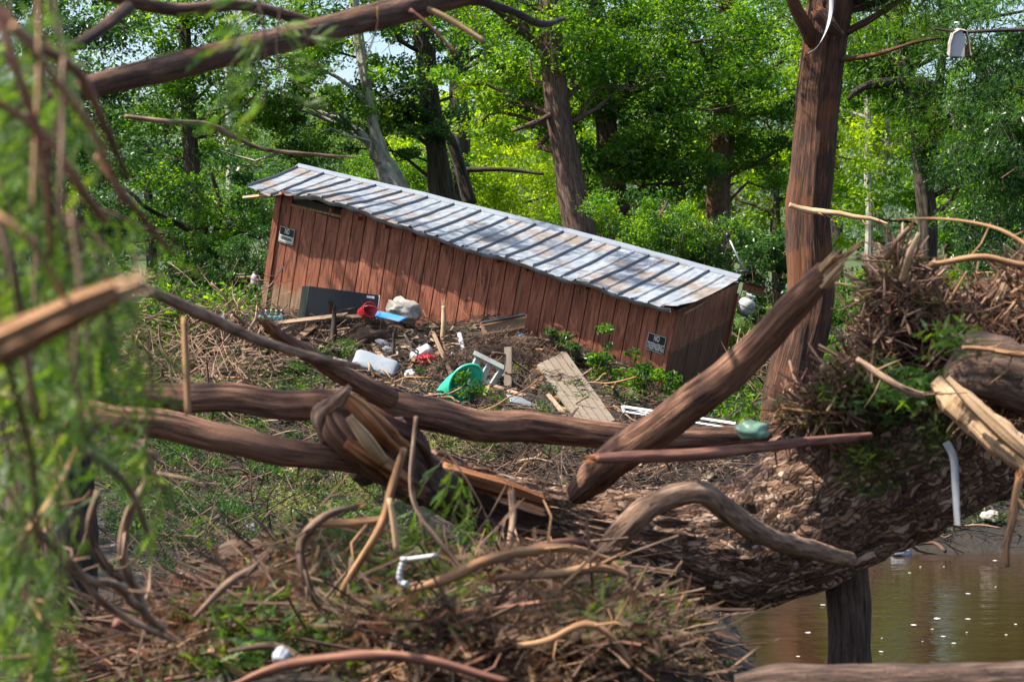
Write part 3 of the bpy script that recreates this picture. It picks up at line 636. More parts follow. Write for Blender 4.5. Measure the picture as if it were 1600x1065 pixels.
# understory shrubs
def shrub(label, px, py, Y, rx, ry, rz, nc, nlv, size, leaf, tint=.45, style=B_, seed=0, group=None, name='shrub', ground=True):
    rg = np.random.default_rng(500 + seed); c = P(px, py, Y)
    base = np.array([c[0], c[1], float(H(c[0], c[1]))]); e = empty(name, base); tag(e, label, 'shrub', group)
    d = nrm(rg.normal(size=(nc, 3))); cc = c + d * rg.random((nc, 1)) ** .5 * np.array([rx, ry, rz]); cc[:, 2] = np.maximum(cc[:, 2], H(cc[:, 0], cc[:, 1], False) + .08)
    cr = (.14 + .2 * rg.random((nc, 1))) * max(.6, min(1.6, rx))
    V, Q, T = leaf_cloud(cc, cr * np.array([1, 1, .7]), nlv, size * (1 if style == B_ else 1.5), rg, .5 if style == B_ else .17, .6, 0 if style == B_ else .8, tint)
    part(mk('foliage', V, Q, M[leaf], attrs={'tint': T}), e)
    A = np.repeat(base[None] + rg.normal(size=(1, 3)) * [.05, .05, 0], nc, 0) + rg.normal(size=(nc, 3)) * np.array([rx * .25, ry * .25, 0]); A[:, 2] = H(A[:, 0], A[:, 1]) - .03
    V, Q, bc = twig_lines(A, cc, .012, rg); part(mk('stems', V, Q, M['twig_brown'], attrs={'bc': bc}), e); return e
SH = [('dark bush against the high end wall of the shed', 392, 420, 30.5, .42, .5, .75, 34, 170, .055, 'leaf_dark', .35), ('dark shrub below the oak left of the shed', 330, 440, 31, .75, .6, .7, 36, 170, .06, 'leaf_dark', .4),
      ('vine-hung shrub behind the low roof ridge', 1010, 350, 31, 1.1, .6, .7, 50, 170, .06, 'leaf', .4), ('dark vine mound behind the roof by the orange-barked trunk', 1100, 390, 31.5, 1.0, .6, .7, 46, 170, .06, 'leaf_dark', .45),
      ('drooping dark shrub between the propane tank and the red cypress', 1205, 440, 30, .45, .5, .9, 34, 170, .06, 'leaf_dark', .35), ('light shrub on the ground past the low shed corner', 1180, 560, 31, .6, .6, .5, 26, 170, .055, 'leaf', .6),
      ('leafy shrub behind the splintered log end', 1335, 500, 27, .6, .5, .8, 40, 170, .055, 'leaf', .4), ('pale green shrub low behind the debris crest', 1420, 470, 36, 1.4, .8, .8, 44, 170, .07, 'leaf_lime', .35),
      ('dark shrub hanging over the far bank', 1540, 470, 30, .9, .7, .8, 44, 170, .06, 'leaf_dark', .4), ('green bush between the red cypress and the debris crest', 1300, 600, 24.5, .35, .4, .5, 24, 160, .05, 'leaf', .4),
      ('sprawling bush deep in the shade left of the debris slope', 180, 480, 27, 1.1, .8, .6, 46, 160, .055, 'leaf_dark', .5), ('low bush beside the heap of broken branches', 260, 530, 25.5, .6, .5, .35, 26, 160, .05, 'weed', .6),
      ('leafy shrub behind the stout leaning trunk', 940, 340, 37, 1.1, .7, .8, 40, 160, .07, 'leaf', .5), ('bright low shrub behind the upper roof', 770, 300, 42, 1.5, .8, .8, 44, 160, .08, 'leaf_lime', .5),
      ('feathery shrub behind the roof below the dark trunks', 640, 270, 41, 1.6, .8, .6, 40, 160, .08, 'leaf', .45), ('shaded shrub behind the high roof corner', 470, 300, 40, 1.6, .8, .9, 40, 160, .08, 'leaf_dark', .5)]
for i, s in enumerate(SH): shrub(*s, seed=i)
# broken leafy limb leaning on the low front corner of the shed


# far wooded slope
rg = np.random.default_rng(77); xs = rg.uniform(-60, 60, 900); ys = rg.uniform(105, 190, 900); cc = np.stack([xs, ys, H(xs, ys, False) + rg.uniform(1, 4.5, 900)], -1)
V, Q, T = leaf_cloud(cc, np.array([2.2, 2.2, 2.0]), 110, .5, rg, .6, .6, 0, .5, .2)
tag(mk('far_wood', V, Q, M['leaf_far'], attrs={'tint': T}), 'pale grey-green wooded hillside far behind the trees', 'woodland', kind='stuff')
# unseen trees beside the frame, placed so their crowns throw the dappled shade
def outside(name, label, base, top, crown, seed):       # a tree beside the frame, placed in metres
    def pix(p): p = np.asarray(p, float); return (800 + p[0] / p[1] * FPX, 532.5 - FPX * math.tan(math.atan2(p[2] - CAMZ, p[1]) + PITCH), p[1])
    tree(name, label, [(*pix(base), .5 / mpp(base[1])), (*pix((np.array(base) + top) / 2), .44 / mpp(base[1])), (*pix(top), .3 / mpp(top[1]))], 'bark_dark', [(*pix(c), *r, n, 110, .10, .45, B_) for c, r, n in crown], 'leaf', seed=seed, nl=8)
outside('shade_tree', 'tall cypress left of the shed throwing dappled shade over its roof', (-8.8, 24.6, 2.), (-7.6, 25, 10.5), [((-5.2, 25.2, 9.6), (2.6, 2.4, 1.0), 34)], 60)
outside('shade_tree', 'unseen tall cypress added on the near bank to shade the tangled logs', (-7.2, 8.0, .5), (-6.2, 8.2, 8.5), [((-4.6, 8.4, 8.0), (2.8, 2.4, 1.0), 46), ((-6.4, 14.0, 8.7), (3.2, 3.4, 1.0), 100)], 61)  # near tree and its crowns added for shade on logs and mud
def lying_limb(name, label, pts, mat, leaf, nclump, nlv, size, seed, tint=.5, r=.16):
    rg = np.random.default_rng(seed); q, rad = smooth_path(PV(pts), [a[3] / 2 * mpp(a[2]) for a in pts], .05); e = empty(name, q[0]); tag(e, label, 'branch')
    V, F, bc = tube_geo(q, rad, 7, wob=.1, seed=seed); part(mk('stem', V, F, M[mat], None, True, {'bc': bc}), e)
    k = rg.integers(len(q) // 5, len(q), nclump); cc = q[k] + rg.normal(size=(nclump, 3)) * np.array([r, r * .5, r]) + [0, -.03, .02]
    V, Q, T = leaf_cloud(cc, np.array([r, r * .7, r * .7]) * .8, nlv, size, rg, .42, .6, .3, tint); part(mk('foliage', V, Q, M[leaf], attrs={'tint': T}), e)
    V, Q, bc = twig_lines(q[k], cc, .005, rg); o = part(mk('twigs', V, Q, M['twig_brown'], attrs={'bc': bc}), e); o['kind'] = 'stuff'
lying_limb('leafy_limb', 'green leafy limb drooping against the lower front wall of the shed', [(905, 590, 24.0, 4), (935, 572, 24.0, 5), (970, 568, 24.0, 5), (1000, 585, 23.9, 4), (1022, 620, 23.8, 3)], 'branch_grey', 'leaf', 26, 50, .075, 51, .4, .15)
lying_limb('leafy_limb', 'dark green leafy limb lying along the base of the shed wall', [(800, 528, 25.4, 4), (850, 530, 25.1, 4), (900, 548, 24.8, 4), (950, 575, 24.4, 3)], 'twig_brown', 'leaf_dark', 22, 50, .055, 52, .4, .11)
lying_limb('leafy_limb', 'wilted leafy limb draped over the debris by the green tub', [(590, 640, 22.2, 4), (640, 615, 22.6, 5), (690, 620, 22.5, 4), (770, 640, 22.0, 3)], 'twig_brown', 'leaf', 18, 50, .055, 53, .3, .14)
tree('live_oak', 'shaded oak at the edge of the wood behind the needle boughs', [(70, 520, 31, 40), (60, 300, 31, 34), (50, 60, 31, 28)], 'bark_dark', [(60, 40, 31, 1.9, 1.5, 2.0, 70, 180, .085, .4, B_), (90, 330, 31, 1.4, 1.2, 1.1, 50, 180, .08, .35, B_)], 'leaf_dark', seed=14)
# ------------------------------------------------------------------ fallen logs and big branches
def splinters(o, end, dirv, r, rg, n=16, length=.3, mat='torn'):
    b = MB(); dirv = nrm(dirv); ref = np.array([0, 0, 1.]) if abs(dirv[2]) < .8 else np.array([1., 0, 0])
    u = nrm(np.cross(dirv, ref)); v = np.cross(dirv, u)
    for k in range(n):
        a = rg.random() * 6.283; q = r * rg.random() ** .5 * .85; c = end + (math.cos(a) * u + math.sin(a) * v) * q - dirv * r * .6
        L = length * (.3 + rg.random()); tip = c + dirv * (L + r * .6) + (u * rg.normal() + v * rg.normal()) * .12 * L
        b.tube([c, c * .5 + tip * .5 + (u * rg.normal() + v * rg.normal()) * .03 * L, tip], [r * .34, r * .22, r * .03], 5, seed=k)
    return part(b.build('broken_end', M[mat], None), o)
def log(name, pts, mat, label, cat='log', group=None, seg=20, wob=.06, seed=0, ends=(), step=None, flute=0, nflute=7, wf=2.5, world=False, jit=.0, smooth=True, parent=None, shoots=0):
    """pts: (px, py, Y, width px)"""
    Pw = np.array([p[:3] for p in pts], float) if world else PV(pts); rad = np.array([p[3] for p in pts]) if world else np.array([p[3] / 2 * mpp(p[2]) for p in pts])
    st = step or max(.02, float(rad.mean()) * .35); q, r = smooth_path(Pw, rad, st); rg = np.random.default_rng(900 + seed)
    if jit: q = q + jit * np.stack([vnoise(np.stack([np.arange(len(q)) * st * 4, q[:, 0] * 0 + seed + 11 * k, q[:, 0] * 0], -1)) for k in range(3)], -1)
    V, F, bc = tube_geo(q, r, seg, wob=wob, wfreq=wf, seed=seed, flute=flute, nflute=nflute, fib=.035 if seg >= 20 else 0, fibn=6)
    o = mk(name, V, F, M[mat], None, smooth, {'bc': bc}); rebase(o, q[np.argmin(q[:, 2])])
    if parent: part(o, parent)
    else: tag(o, label, cat, group)
    if shoots:
        tt = nrm(np.gradient(q, axis=0))
        for k in range(shoots):
            b = MB()
            i = rg.integers(2, len(q) - 1); d = nrm(tt[i] * rg.uniform(.2, 1) + rg.normal(size=3) * [.7, .4, .7]); L = min(r[i] * rg.uniform(6, 16), rg.uniform(.12, .3));  m = rg.normal(size=3) * L * .12
            b.tube([q[i], q[i] + d * L * .5 + m, q[i] + d * L], [min(.38 * r[i], .012), min(.26 * r[i], .009), min(.1 * r[i], .004)], 6, wob=.15, seed=k)
            part(b.build('side_twig', M[mat], None, True), o)
    for e, mt, L in ends:
        if e == 0: splinters(o, q[0], q[0] - q[2], r[0], rg, 14, L, mt)
        else: splinters(o, q[-1], q[-1] - q[-3], r[-1], rg, 14, L, mt)
    return o
# the great trunk across the creek edge: dense mesh with raised bark plates
TR = [(660, 742, 10.2, 70), (750, 780, 10.4, 84), (850, 808, 10.6, 96), (1000, 842, 10.8, 138), (1150, 852, 11.0, 190), (1300, 787, 11.1, 218), (1450, 702, 11.2, 235), (1620, 610, 11.3, 250), (1800, 520, 11.4, 260), (2000, 430, 11.5, 270)]
q, r = smooth_path(PV(TR), [a[3] / 2 * mpp(a[2]) for a in TR], .014)
V, F, bc = tube_geo(q, r, 150, wob=.03, wfreq=1.5, seed=4)
nv = len(q) * 150; s3 = bc * np.array([1, 1, .22]); cell = vnoise(s3 * 30 + .35 * fbm(bc * 9, 2)[:, None]); rid = 1 - np.abs(vnoise(s3 * np.array([24, 24, 20]) + 5))
cen = np.vstack([np.repeat(q, 150, 0), q[:1], q[-1:]]); dirn = nrm(V - cen + 1e-9)
V = V + dirn * (.018 * np.clip(cell * 1.6, -1, 1) + .016 * rid ** 2 + .006 * vnoise(s3 * 60))[:, None]
trunk = mk('fallen_cypress', V, F, M['bark_chip'], smooth=True, attrs={'bc': bc}); rebase(trunk, q[len(q) // 2])
tag(trunk, 'huge fallen cypress trunk with flaky bark sloping across the creek edge', 'fallen tree')
log('stub', [(1318, 850, 11.15, 70), (1325, 930, 11.2, 66), (1327, 1020, 11.2, 64), (1329, 1140, 11.2, 66)], 'bark', '', seg=36, wob=.1, wf=5, seed=5, parent=trunk, flute=.05)
for k, (pts, wd) in enumerate([([(640, 735, 10.0, 60), (700, 762, 10.1, 66), (770, 795, 10.3, 60), (850, 812, 10.4, 30)], 0), ([(690, 735, 10.0, 26), (770, 758, 10.15, 28), (850, 782, 10.3, 16)], 1), ([(700, 790, 9.95, 26), (780, 822, 10.1, 22), (860, 838, 10.2, 12)], 2)]):
    log('torn_strip', pts, 'bark_red' if k != 1 else 'torn', '', seed=60 + k, wob=.2, flute=.18, nflute=6, parent=trunk)
# twisted torn stump at its left end
st = log('torn_stump', [(560, 742, 9.2, 46), (585, 715, 9.15, 84), (600, 690, 9.1, 82), (640, 735, 9.5, 84), (690, 765, 9.9, 60)], 'bark', 'twisted torn stump with orange split wood at the end of the great trunk', 'stump', seg=24, wob=.28, wf=5, seed=6)
for k, (pts, mt) in enumerate([([(532, 612, 8.8, 14), (560, 635, 8.8, 26), (590, 668, 8.85, 30), (625, 705, 9.1, 30), (648, 738, 9.3, 22)], 'torn'), ([(515, 640, 8.85, 18), (530, 672, 8.8, 40), (565, 705, 8.85, 42), (610, 742, 9.1, 36), (660, 768, 9.4, 26)], 'bark_log'),
                               ([(548, 620, 8.95, 14), (600, 660, 9.0, 30), (645, 690, 9.2, 34), (665, 730, 9.4, 26)], 'bark_red'), ([(508, 690, 8.9, 18), (505, 650, 8.85, 28), (525, 625, 8.8, 22), (545, 605, 8.75, 10)], 'branch_grey'), ([(540, 690, 8.75, 16), (580, 715, 8.8, 26), (630, 750, 9.1, 22)], 'torn'),
                               ([(545, 650, 8.7, 10), (575, 690, 8.7, 20), (600, 720, 8.8, 16)], 'torn_pale')]):
    log('splinter', pts, mt, '', seed=70 + k, wob=.25, flute=.2, nflute=5, parent=st, wf=6)
log('fallen_log', [(-160, 590, 9.3, 46), (60, 596, 9.35, 45), (200, 612, 9.4, 45), (330, 622, 9.45, 45), (450, 628, 9.5, 46), (560, 632, 9.6, 51), (660, 645, 9.75, 53), (800, 668, 10.0, 50), (930, 683, 10.2, 45), (1020, 690, 10.3, 40), (1110, 688, 10.45, 37), (1210, 682, 10.6, 32), (1330, 690, 10.8, 32)], 'bark_log',
    'long smooth brown log spanning the tangle below the shed debris', seed=1, seg=28, wob=.06, wf=3, jit=.022, shoots=4)
log('broken_limb', [(424, 512, 8.7, 18), (440, 528, 8.8, 22), (480, 552, 9.0, 25), (540, 588, 9.3, 31), (610, 622, 9.55, 33)], 'bark_log', 'broken limb with an orange tip rising off the long log', 'branch', seed=2, ends=[(0, 'torn', .10)], seg=16)
log('fallen_log', [(-120, 618, 8.6, 48), (80, 638, 8.6, 48), (200, 660, 8.6, 46), (320, 684, 8.7, 46), (430, 700, 8.8, 45), (540, 716, 8.95, 40), (600, 724, 9.1, 32)], 'bark_log', 'dark brown log below the long one running into the torn stump', seed=3, seg=28, wob=.06, wf=3, jit=.022, shoots=4)
log('leaning_log', [(905, 770, 10.2, 38), (935, 740, 9.9, 56), (975, 706, 9.5, 58), (1050, 655, 9.2, 58), (1150, 572, 8.95, 55), (1230, 492, 8.7, 47), (1292, 432, 8.5, 40)], 'bark_log', 'bark-covered log slanting up to a splintered orange end', seed=7, ends=[(1, 'torn_pale', .2)], seg=28, wob=.08, wf=4, jit=.015)
log('curved_branch', [(850, 985, 9.75, 24), (892, 945, 9.65, 32), (930, 888, 9.5, 42), (975, 826, 9.3, 42), (1030, 786, 9.2, 38), (1095, 771, 9.2, 35), (1145, 806, 9.35, 34), (1210, 842, 9.6, 32), (1280, 862, 9.9, 29), (1325, 872, 10.2, 24)], 'branch_grey', 'pale grey branch arching in front of the great trunk', 'branch', seed=8, seg=20, wob=.11, wf=7, jit=.015, ends=[(1, 'torn', .05)])
log('red_branch', [(928, 716, 8.5, 16), (1000, 713, 8.6, 20), (1100, 709, 8.7, 20), (1200, 697, 8.9, 18), (1300, 686, 9.2, 14), (1360, 680, 9.6, 11)], 'twig_red', 'straight red-brown branch lying across the base of the slanting log', 'branch', seed=9, seg=14, wob=.09, ends=[(0, 'torn', .05)])
log('near_log', [(1150, 1075, 7.0, 44), (1230, 1068, 7.0, 62), (1400, 1071, 7.05, 66), (1560, 1068, 7.1, 66), (1800, 1062, 7.2, 70)], 'bark', 'rough brown log lying along the near edge of the creek', seed=10, seg=28, wob=.08, wf=4)
log('high_limb', [(20, 175, 6.6, 26), (150, 133, 6.9, 36), (260, 108, 7.1, 41), (400, 72, 7.4, 42), (520, 42, 7.7, 40), (640, 12, 8.0, 46), (730, -15, 8.2, 48), (860, -50, 8.4, 52), (1100, -120, 8.8, 60)], 'bark_limb', 'large rough red-brown limb reaching across the top of the clearing', 'branch', seed=11, seg=26, wob=.07, wf=5)
log('thin_limb', [(-40, -60, 6.8, 20), (150, -12, 7.0, 20), (270, 15, 7.2, 20), (370, 8, 7.4, 18), (460, 28, 7.6, 18), (510, 48, 7.65, 10)], 'bark_limb', 'thinner red limb lying along the top of the large limb', 'branch', seed=12, seg=14, wob=.1)
log('bare_branch', [(640, 10, 8.1, 16), (740, 2, 8.4, 14), (800, 18, 8.8, 13), (845, 38, 9.2, 12), (880, 30, 9.6, 8)], 'bark_dark', 'dark bare branch hooking off the large limb', 'branch', seed=13, seg=10, wob=.1)
log('snapped_branch', [(655, 8, 8.0, 9), (700, 30, 8.0, 10), (757, 65, 8.0, 8)], 'torn_pale', 'peeled snapped branch hanging off the large limb', 'branch', seed=14, seg=8)
log('snapped_branch', [(640, 15, 7.9, 6), (672, 42, 7.9, 6), (712, 84, 7.9, 5)], 'twig_red', 'thin red broken twig hanging off the large limb', 'branch', seed=15, seg=8)
log('hanging_twig', [(590, 10, 7.8, 3), (588, 45, 7.8, 3), (570, 95, 7.8, 3), (556, 122, 7.8, 2)], 'twig_tan', 'thin pale tendril hanging from the large limb', 'twig', seed=16, seg=6)
log('bare_branch', [(195, 182, 11.5, 7), (260, 190, 11.6, 8), (330, 196, 11.8, 8), (400, 230, 12, 7), (470, 240, 12.2, 6), (555, 246, 12.4, 3)], 'branch_grey', 'thin bare branch reaching towards the roof corner', 'branch', seed=17, seg=8)
log('bare_branch', [(30, 365, 5.2, 20), (80, 400, 5.3, 20), (150, 425, 5.5, 20), (250, 462, 5.8, 20), (330, 498, 6.2, 20), (400, 530, 6.6, 17), (480, 555, 7.0, 13), (560, 572, 7.4, 9)], 'branch_grey', 'long slim branch sagging across the needle boughs towards the long log', 'branch', seed=18, seg=12, wob=.08)
log('hanging_stick', [(288, 495, 6.0, 10), (291, 570, 6.0, 12), (294, 648, 6.0, 11)], 'twig_tan', 'short peeled stick hanging upright before the long log', 'stick', seed=19, seg=8)
log('split_timber', [(-80, 575, 2.6, 66), (20, 530, 2.6, 60), (110, 488, 2.6, 50), (186, 454, 2.6, 34)], 'twig_tan', 'pale freshly split timber poking out of the needle boughs', 'timber', seed=20, seg=16, wob=.3, wf=9, flute=.12, smooth=False, ends=[(1, 'torn_pale', .04)])
log('uprooted_end', [(345, 868, 8.6, 26), (375, 865, 8.6, 44), (420, 876, 8.7, 46), (480, 905, 8.8, 44), (560, 945, 8.9, 40), (650, 985, 9.0, 34)], 'bark', 'dark blunt root end lying on the near tangle', 'root', seed=21, seg=24, wob=.5, wf=14)
log('forked_stick', [(632, 700, 7.3, 12), (622, 730, 7.3, 13), (608, 775, 7.3, 14), (603, 800, 7.3, 14), (585, 840, 7.3, 13), (545, 905, 7.4, 12), (515, 960, 7.5, 10)], 'twig_tan', 'forked peeled orange stick standing before the torn stump', 'stick', seed=22, seg=10, wob=.12)
log('peeled_stick', [(608, 778, 7.25, 8), (616, 820, 7.25, 12), (620, 862, 7.25, 11)], 'torn_pale', 'short pale stick hanging from the forked orange stick', 'stick', seed=23, seg=9)
log('bent_twig', [(650, 650, 7.6, 6), (642, 760, 7.6, 7), (660, 810, 7.6, 8), (690, 850, 7.6, 9), (725, 892, 7.6, 7)], 'branch_grey', 'bent greenish twig beside the torn stump', 'twig', seed=24, seg=8)
log('split_log', [(1462, 594, 9.6, 22), (1500, 630, 9.55, 52), (1560, 682, 9.5, 60), (1640, 745, 9.45, 56)], 'torn_pale', 'pale weathered split log end under the root lump', seed=25, seg=12, wob=.3, wf=9, flute=.12, smooth=False)
log('split_log', [(1480, 590, 9.4, 10), (1530, 640, 9.35, 22), (1590, 695, 9.3, 24), (1650, 740, 9.3, 20)], 'torn_pale', 'narrow tan slat lying along the weathered split log', seed=26, seg=6, wob=.1, smooth=False)
log('root_lump', [(1478, 590, 9.9, 30), (1520, 580, 9.85, 95), (1570, 585, 9.8, 120), (1640, 595, 9.8, 110), (1700, 600, 9.8, 60)], 'bark', 'big rounded root lump at the shoulder of the debris heap', 'root', seed=27, seg=40, wob=.32, wf=9)
BR = [([(350, 1062, 6.0, 10), (400, 1046, 6.0, 14), (470, 1030, 6.0, 16), (560, 1022, 6.0, 18), (650, 1030, 6.0, 17), (730, 1045, 6.0, 15), (800, 1062, 6.0, 10)], 'twig_red', 'bowed red-brown branch lying along the bottom of the near tangle'),
      ([(640, 925, 7.2, 10), (690, 908, 7.2, 16), (750, 880, 7.2, 18), (820, 858, 7.3, 16), (900, 852, 7.4, 12), (960, 870, 7.5, 8)], 'twig_tan', 'peeled orange branch slanting up from the white pipe'),
      ([(800, 868, 7.5, 9), (860, 856, 7.6, 12), (920, 858, 7.7, 10), (960, 880, 7.8, 6)], 'twig_red', 'short red twig arching below the great trunk'), ([(770, 905, 7.3, 12), (850, 893, 7.4, 16), (930, 890, 7.5, 14), (990, 905, 7.6, 8)], 'twig_tan', 'tan branch lying level under the great trunk'),
      ([(800, 1000, 6.8, 9), (860, 995, 6.8, 10), (920, 980, 6.8, 11), (960, 1000, 6.8, 10), (985, 1040, 6.8, 8)], 'twig_tan', 'hooked orange twig in the near tangle'), ([(960, 885, 7.8, 8), (1010, 925, 7.8, 10), (1040, 960, 7.8, 12), (1045, 1010, 7.8, 8)], 'twig_red', 'drooping red twig below the grey arched branch'),
      ([(60, 440, 5, 10), (75, 560, 5, 10), (95, 640, 5.1, 12), (150, 690, 5.2, 14), (240, 720, 5.3, 14)], 'branch_grey', 'grey branch bending down through the needle boughs'), ([(230, 690, 6.2, 13), (240, 750, 6.2, 16), (215, 800, 6.2, 15), (195, 880, 6.3, 17), (215, 930, 6.4, 18), (240, 990, 6.5, 14)], 'branch_grey', 'grey crooked branch standing in the near tangle'),
      ([(158, 765, 6, 12), (142, 825, 6, 14), (160, 880, 6.1, 15), (190, 905, 6.2, 14)], 'twig_brown', 'short brown fork beside the crooked branch'), ([(105, 690, 5.4, 11), (90, 770, 5.4, 12), (75, 830, 5.5, 12)], 'twig_tan', 'straight tan stick upright by the sawn stump'),
      ([(0, 870, 4.8, 12), (40, 930, 4.8, 14), (68, 965, 4.8, 16), (60, 1020, 4.9, 12), (30, 1060, 5, 8)], 'twig_tan', 'angular peeled stick in the near corner of boughs'), ([(0, 790, 5, 16), (60, 830, 5.2, 16), (130, 890, 5.4, 15), (200, 940, 5.8, 14), (260, 980, 6.2, 12)], 'branch_grey', 'slanting grey branch crossing the near tangle'),
      ([(560, 800, 7.2, 9), (500, 815, 7.1, 14), (465, 850, 7.1, 16), (470, 890, 7.1, 14), (500, 950, 7.2, 8)], 'twig_brown', 'curled brown branch left of the forked stick'), ([(490, 812, 7.6, 14), (560, 818, 7.6, 16), (600, 815, 7.6, 10)], 'twig_tan', 'blunt tan stick lying level left of the forked stick'),
      ([(300, 970, 6.8, 8), (360, 905, 6.9, 14), (400, 880, 7.0, 12)], 'twig_brown', 'brown stick poking up from the near tangle'), ([(800, 770, 9.3, 12), (805, 820, 9.2, 12), (795, 870, 9.1, 8)], 'branch_grey', 'grey twig standing against the great trunk'),
      ([(1455, 415, 9.5, 8), (1530, 408, 9.5, 11), (1600, 412, 9.5, 10), (1680, 400, 9.5, 9)], 'twig_tan', 'long tan stick jutting along the crest of the debris heap'), ([(1440, 360, 9.8, 6), (1420, 400, 9.8, 11), (1405, 440, 9.9, 12)], 'torn_pale', 'pale splinter standing at the peak of the debris heap'),
      ([(1425, 355, 9.6, 6), (1405, 380, 9.7, 10), (1388, 410, 9.8, 10)], 'branch_grey', 'curved pale twig at the peak of the debris heap'), ([(1345, 565, 9.3, 8), (1390, 590, 9.2, 12), (1440, 612, 9.2, 12), (1450, 615, 9.2, 11)], 'branch_grey', 'grey stick with a cut end lying on the debris heap'),
      ([(1500, 548, 9.3, 7), (1560, 546, 9.3, 9), (1640, 552, 9.3, 9)], 'twig_tan', 'thin tan stick above the root lump'), ([(1600, 745, 8.6, 13), (1585, 790, 8.6, 13), (1568, 850, 8.6, 11), (1573, 882, 8.6, 8)], 'twig_tan', 'dangling peeled root hanging over the creek'),
      ([(1400, 348, 9.5, 2), (1480, 345, 9.4, 4), (1560, 360, 9.2, 6), (1660, 410, 9, 8)], 'twig_tan', 'thin arching stick above the peak of the debris heap'), ([(1232, 320, 22.0, 8), (1262, 330, 22.0, 10), (1310, 334, 21.9, 8), (1360, 340, 21.8, 6), (1390, 350, 21.7, 3)], 'torn_pale', 'broken pale branch snagged across the red cypress trunk'),
      ([(1275, 20, 22.0, 22), (1292, 38, 22.0, 24), (1316, 56, 22.0, 10)], 'bark_red', 'torn slab of red bark jammed in the fork of the red cypress'), ([(265, 1010, 6, 8), (180, 960, 5.9, 12), (120, 900, 5.8, 9)], 'branch_grey', 'pale twig leaning in the near corner'),
      ([(430, 830, 19.0, 16), (400, 818, 19.0, 17), (375, 808, 19.0, 16), (330, 800, 19.0, 14)], 'bark_red', 'short red branch lying on the mud by the grey sandal'), ([(412, 800, 18.9, 10), (425, 765, 19.0, 10), (455, 738, 19.1, 9), (470, 735, 19.1, 5)], 'branch_grey', 'crooked grey branch rising from the mud beside the weeds')]
for k, (pts, mt, lb) in enumerate(BR): log('broken_branch', pts, mt, lb, 'branch', seed=100 + k, seg=10, wob=.2, wf=9, jit=.02, shoots=5 if k not in (17, 24, 25) else 0, ends=[(0, 'torn', .04)] if k % 3 == 0 else ())
# sawn stumps and posts deep left
def stump(px, py, Y, wpx, hpx, label, seed, mat='torn_pale'):
    base = P(px, py, Y); r = wpx / 2 * mpp(Y); h = hpx * mpp(Y); g = float(H(base[0], base[1]))
    q = np.array([[base[0], base[1], g - .1], [base[0] + .02, base[1], (g + base[2] + h) / 2], [base[0], base[1], base[2] + h]])
    pq, pr = smooth_path(q, [r * 1.15, r, r * .9], .05); V, F, bc = tube_geo(pq, pr, 18, wob=.1, seed=seed, flute=.1)
    o = mk('broken_stump', V, F, M[mat], None, True, {'bc': bc}); rebase(o, q[0]); tag(o, label, 'stump')
    splinters(o, q[2], np.array([0, 0, 1.]), r * .9, np.random.default_rng(seed), 18, h * .25, mat); return o
stump(32, 790, 9.0, 55, 105, 'pale stripped stump standing behind the needle boughs', 1)
stump(112, 800, 9.6, 62, 125, 'dark furrowed stump beside the pale stripped one', 2, 'bark_dark')
# thin bars of sticks caught on the debris heap and the slope are in the debris section
# ------------------------------------------------------------------ debris on the slope before the shed
M['mulch'] = plain('shredded_bark', (.075, .045, .03), .95, .6, 40, 0, .3, coord='bc')
def orient(n, a, keep='a'):
    n = nrm(n); a = nrm(a)
    if keep == 'a': n = nrm(n - a * (a @ n))
    else: a = nrm(a - n * (a @ n))
    return np.stack([a, np.cross(n, a), n], 1)   # columns: length, width, normal
YM = G(590, 525)[1] - .02
def nearer(px, py, d=.16): return P(px, py, G(px, py)[1] - d)      # just in front of the slope, on top of the litter
def plank(p1, p2, wpx, th, mat, label, up=(0, -.75, .65), name='plank', cat='plank', parent=None, bev=.004, lift=.02, dY=(0, 0), taper=1.):
    a = nearer(*p1) if len(p1) == 2 else P(*p1); b = nearer(*p2) if len(p2) == 2 else P(*p2)
    c = (a + b) / 2; L = np.linalg.norm(b - a); w_ = wpx * mpp(c[1]); R = orient(up, b - a)
    V, F = bevbox((L, w_, th), bev); V = V.copy(); V[:, 1] *= np.where(V[:, 0] > 0, taper, 1); V[:, 0] += .03 * (V[:, 0] > 0) * np.sign(V[:, 1])
    bc = V.copy(); o = mk(name, V, F, M[mat], None, False, {'bc': bc}); o.location = c; o.rotation_euler = Matrix(R.tolist()).to_euler()
    if parent: part(o, parent)
    else: tag(o, label, cat)
    return o
M['wood_pale'] = wood('pale_raw_plank', (.19, .12, .07), (.38, .27, .17), dirt=(.2, .13, .09), dirt_amt=.58)
M['wood_grey'] = wood('weathered_grey_plank', (.12, .095, .07), (.29, .245, .19), dirt=(.16, .12, .08), dirt_amt=.56)
M['wood_brown'] = wood('wet_brown_board', (.12, .065, .035), (.30, .17, .095), dirt=(.06, .04, .03))
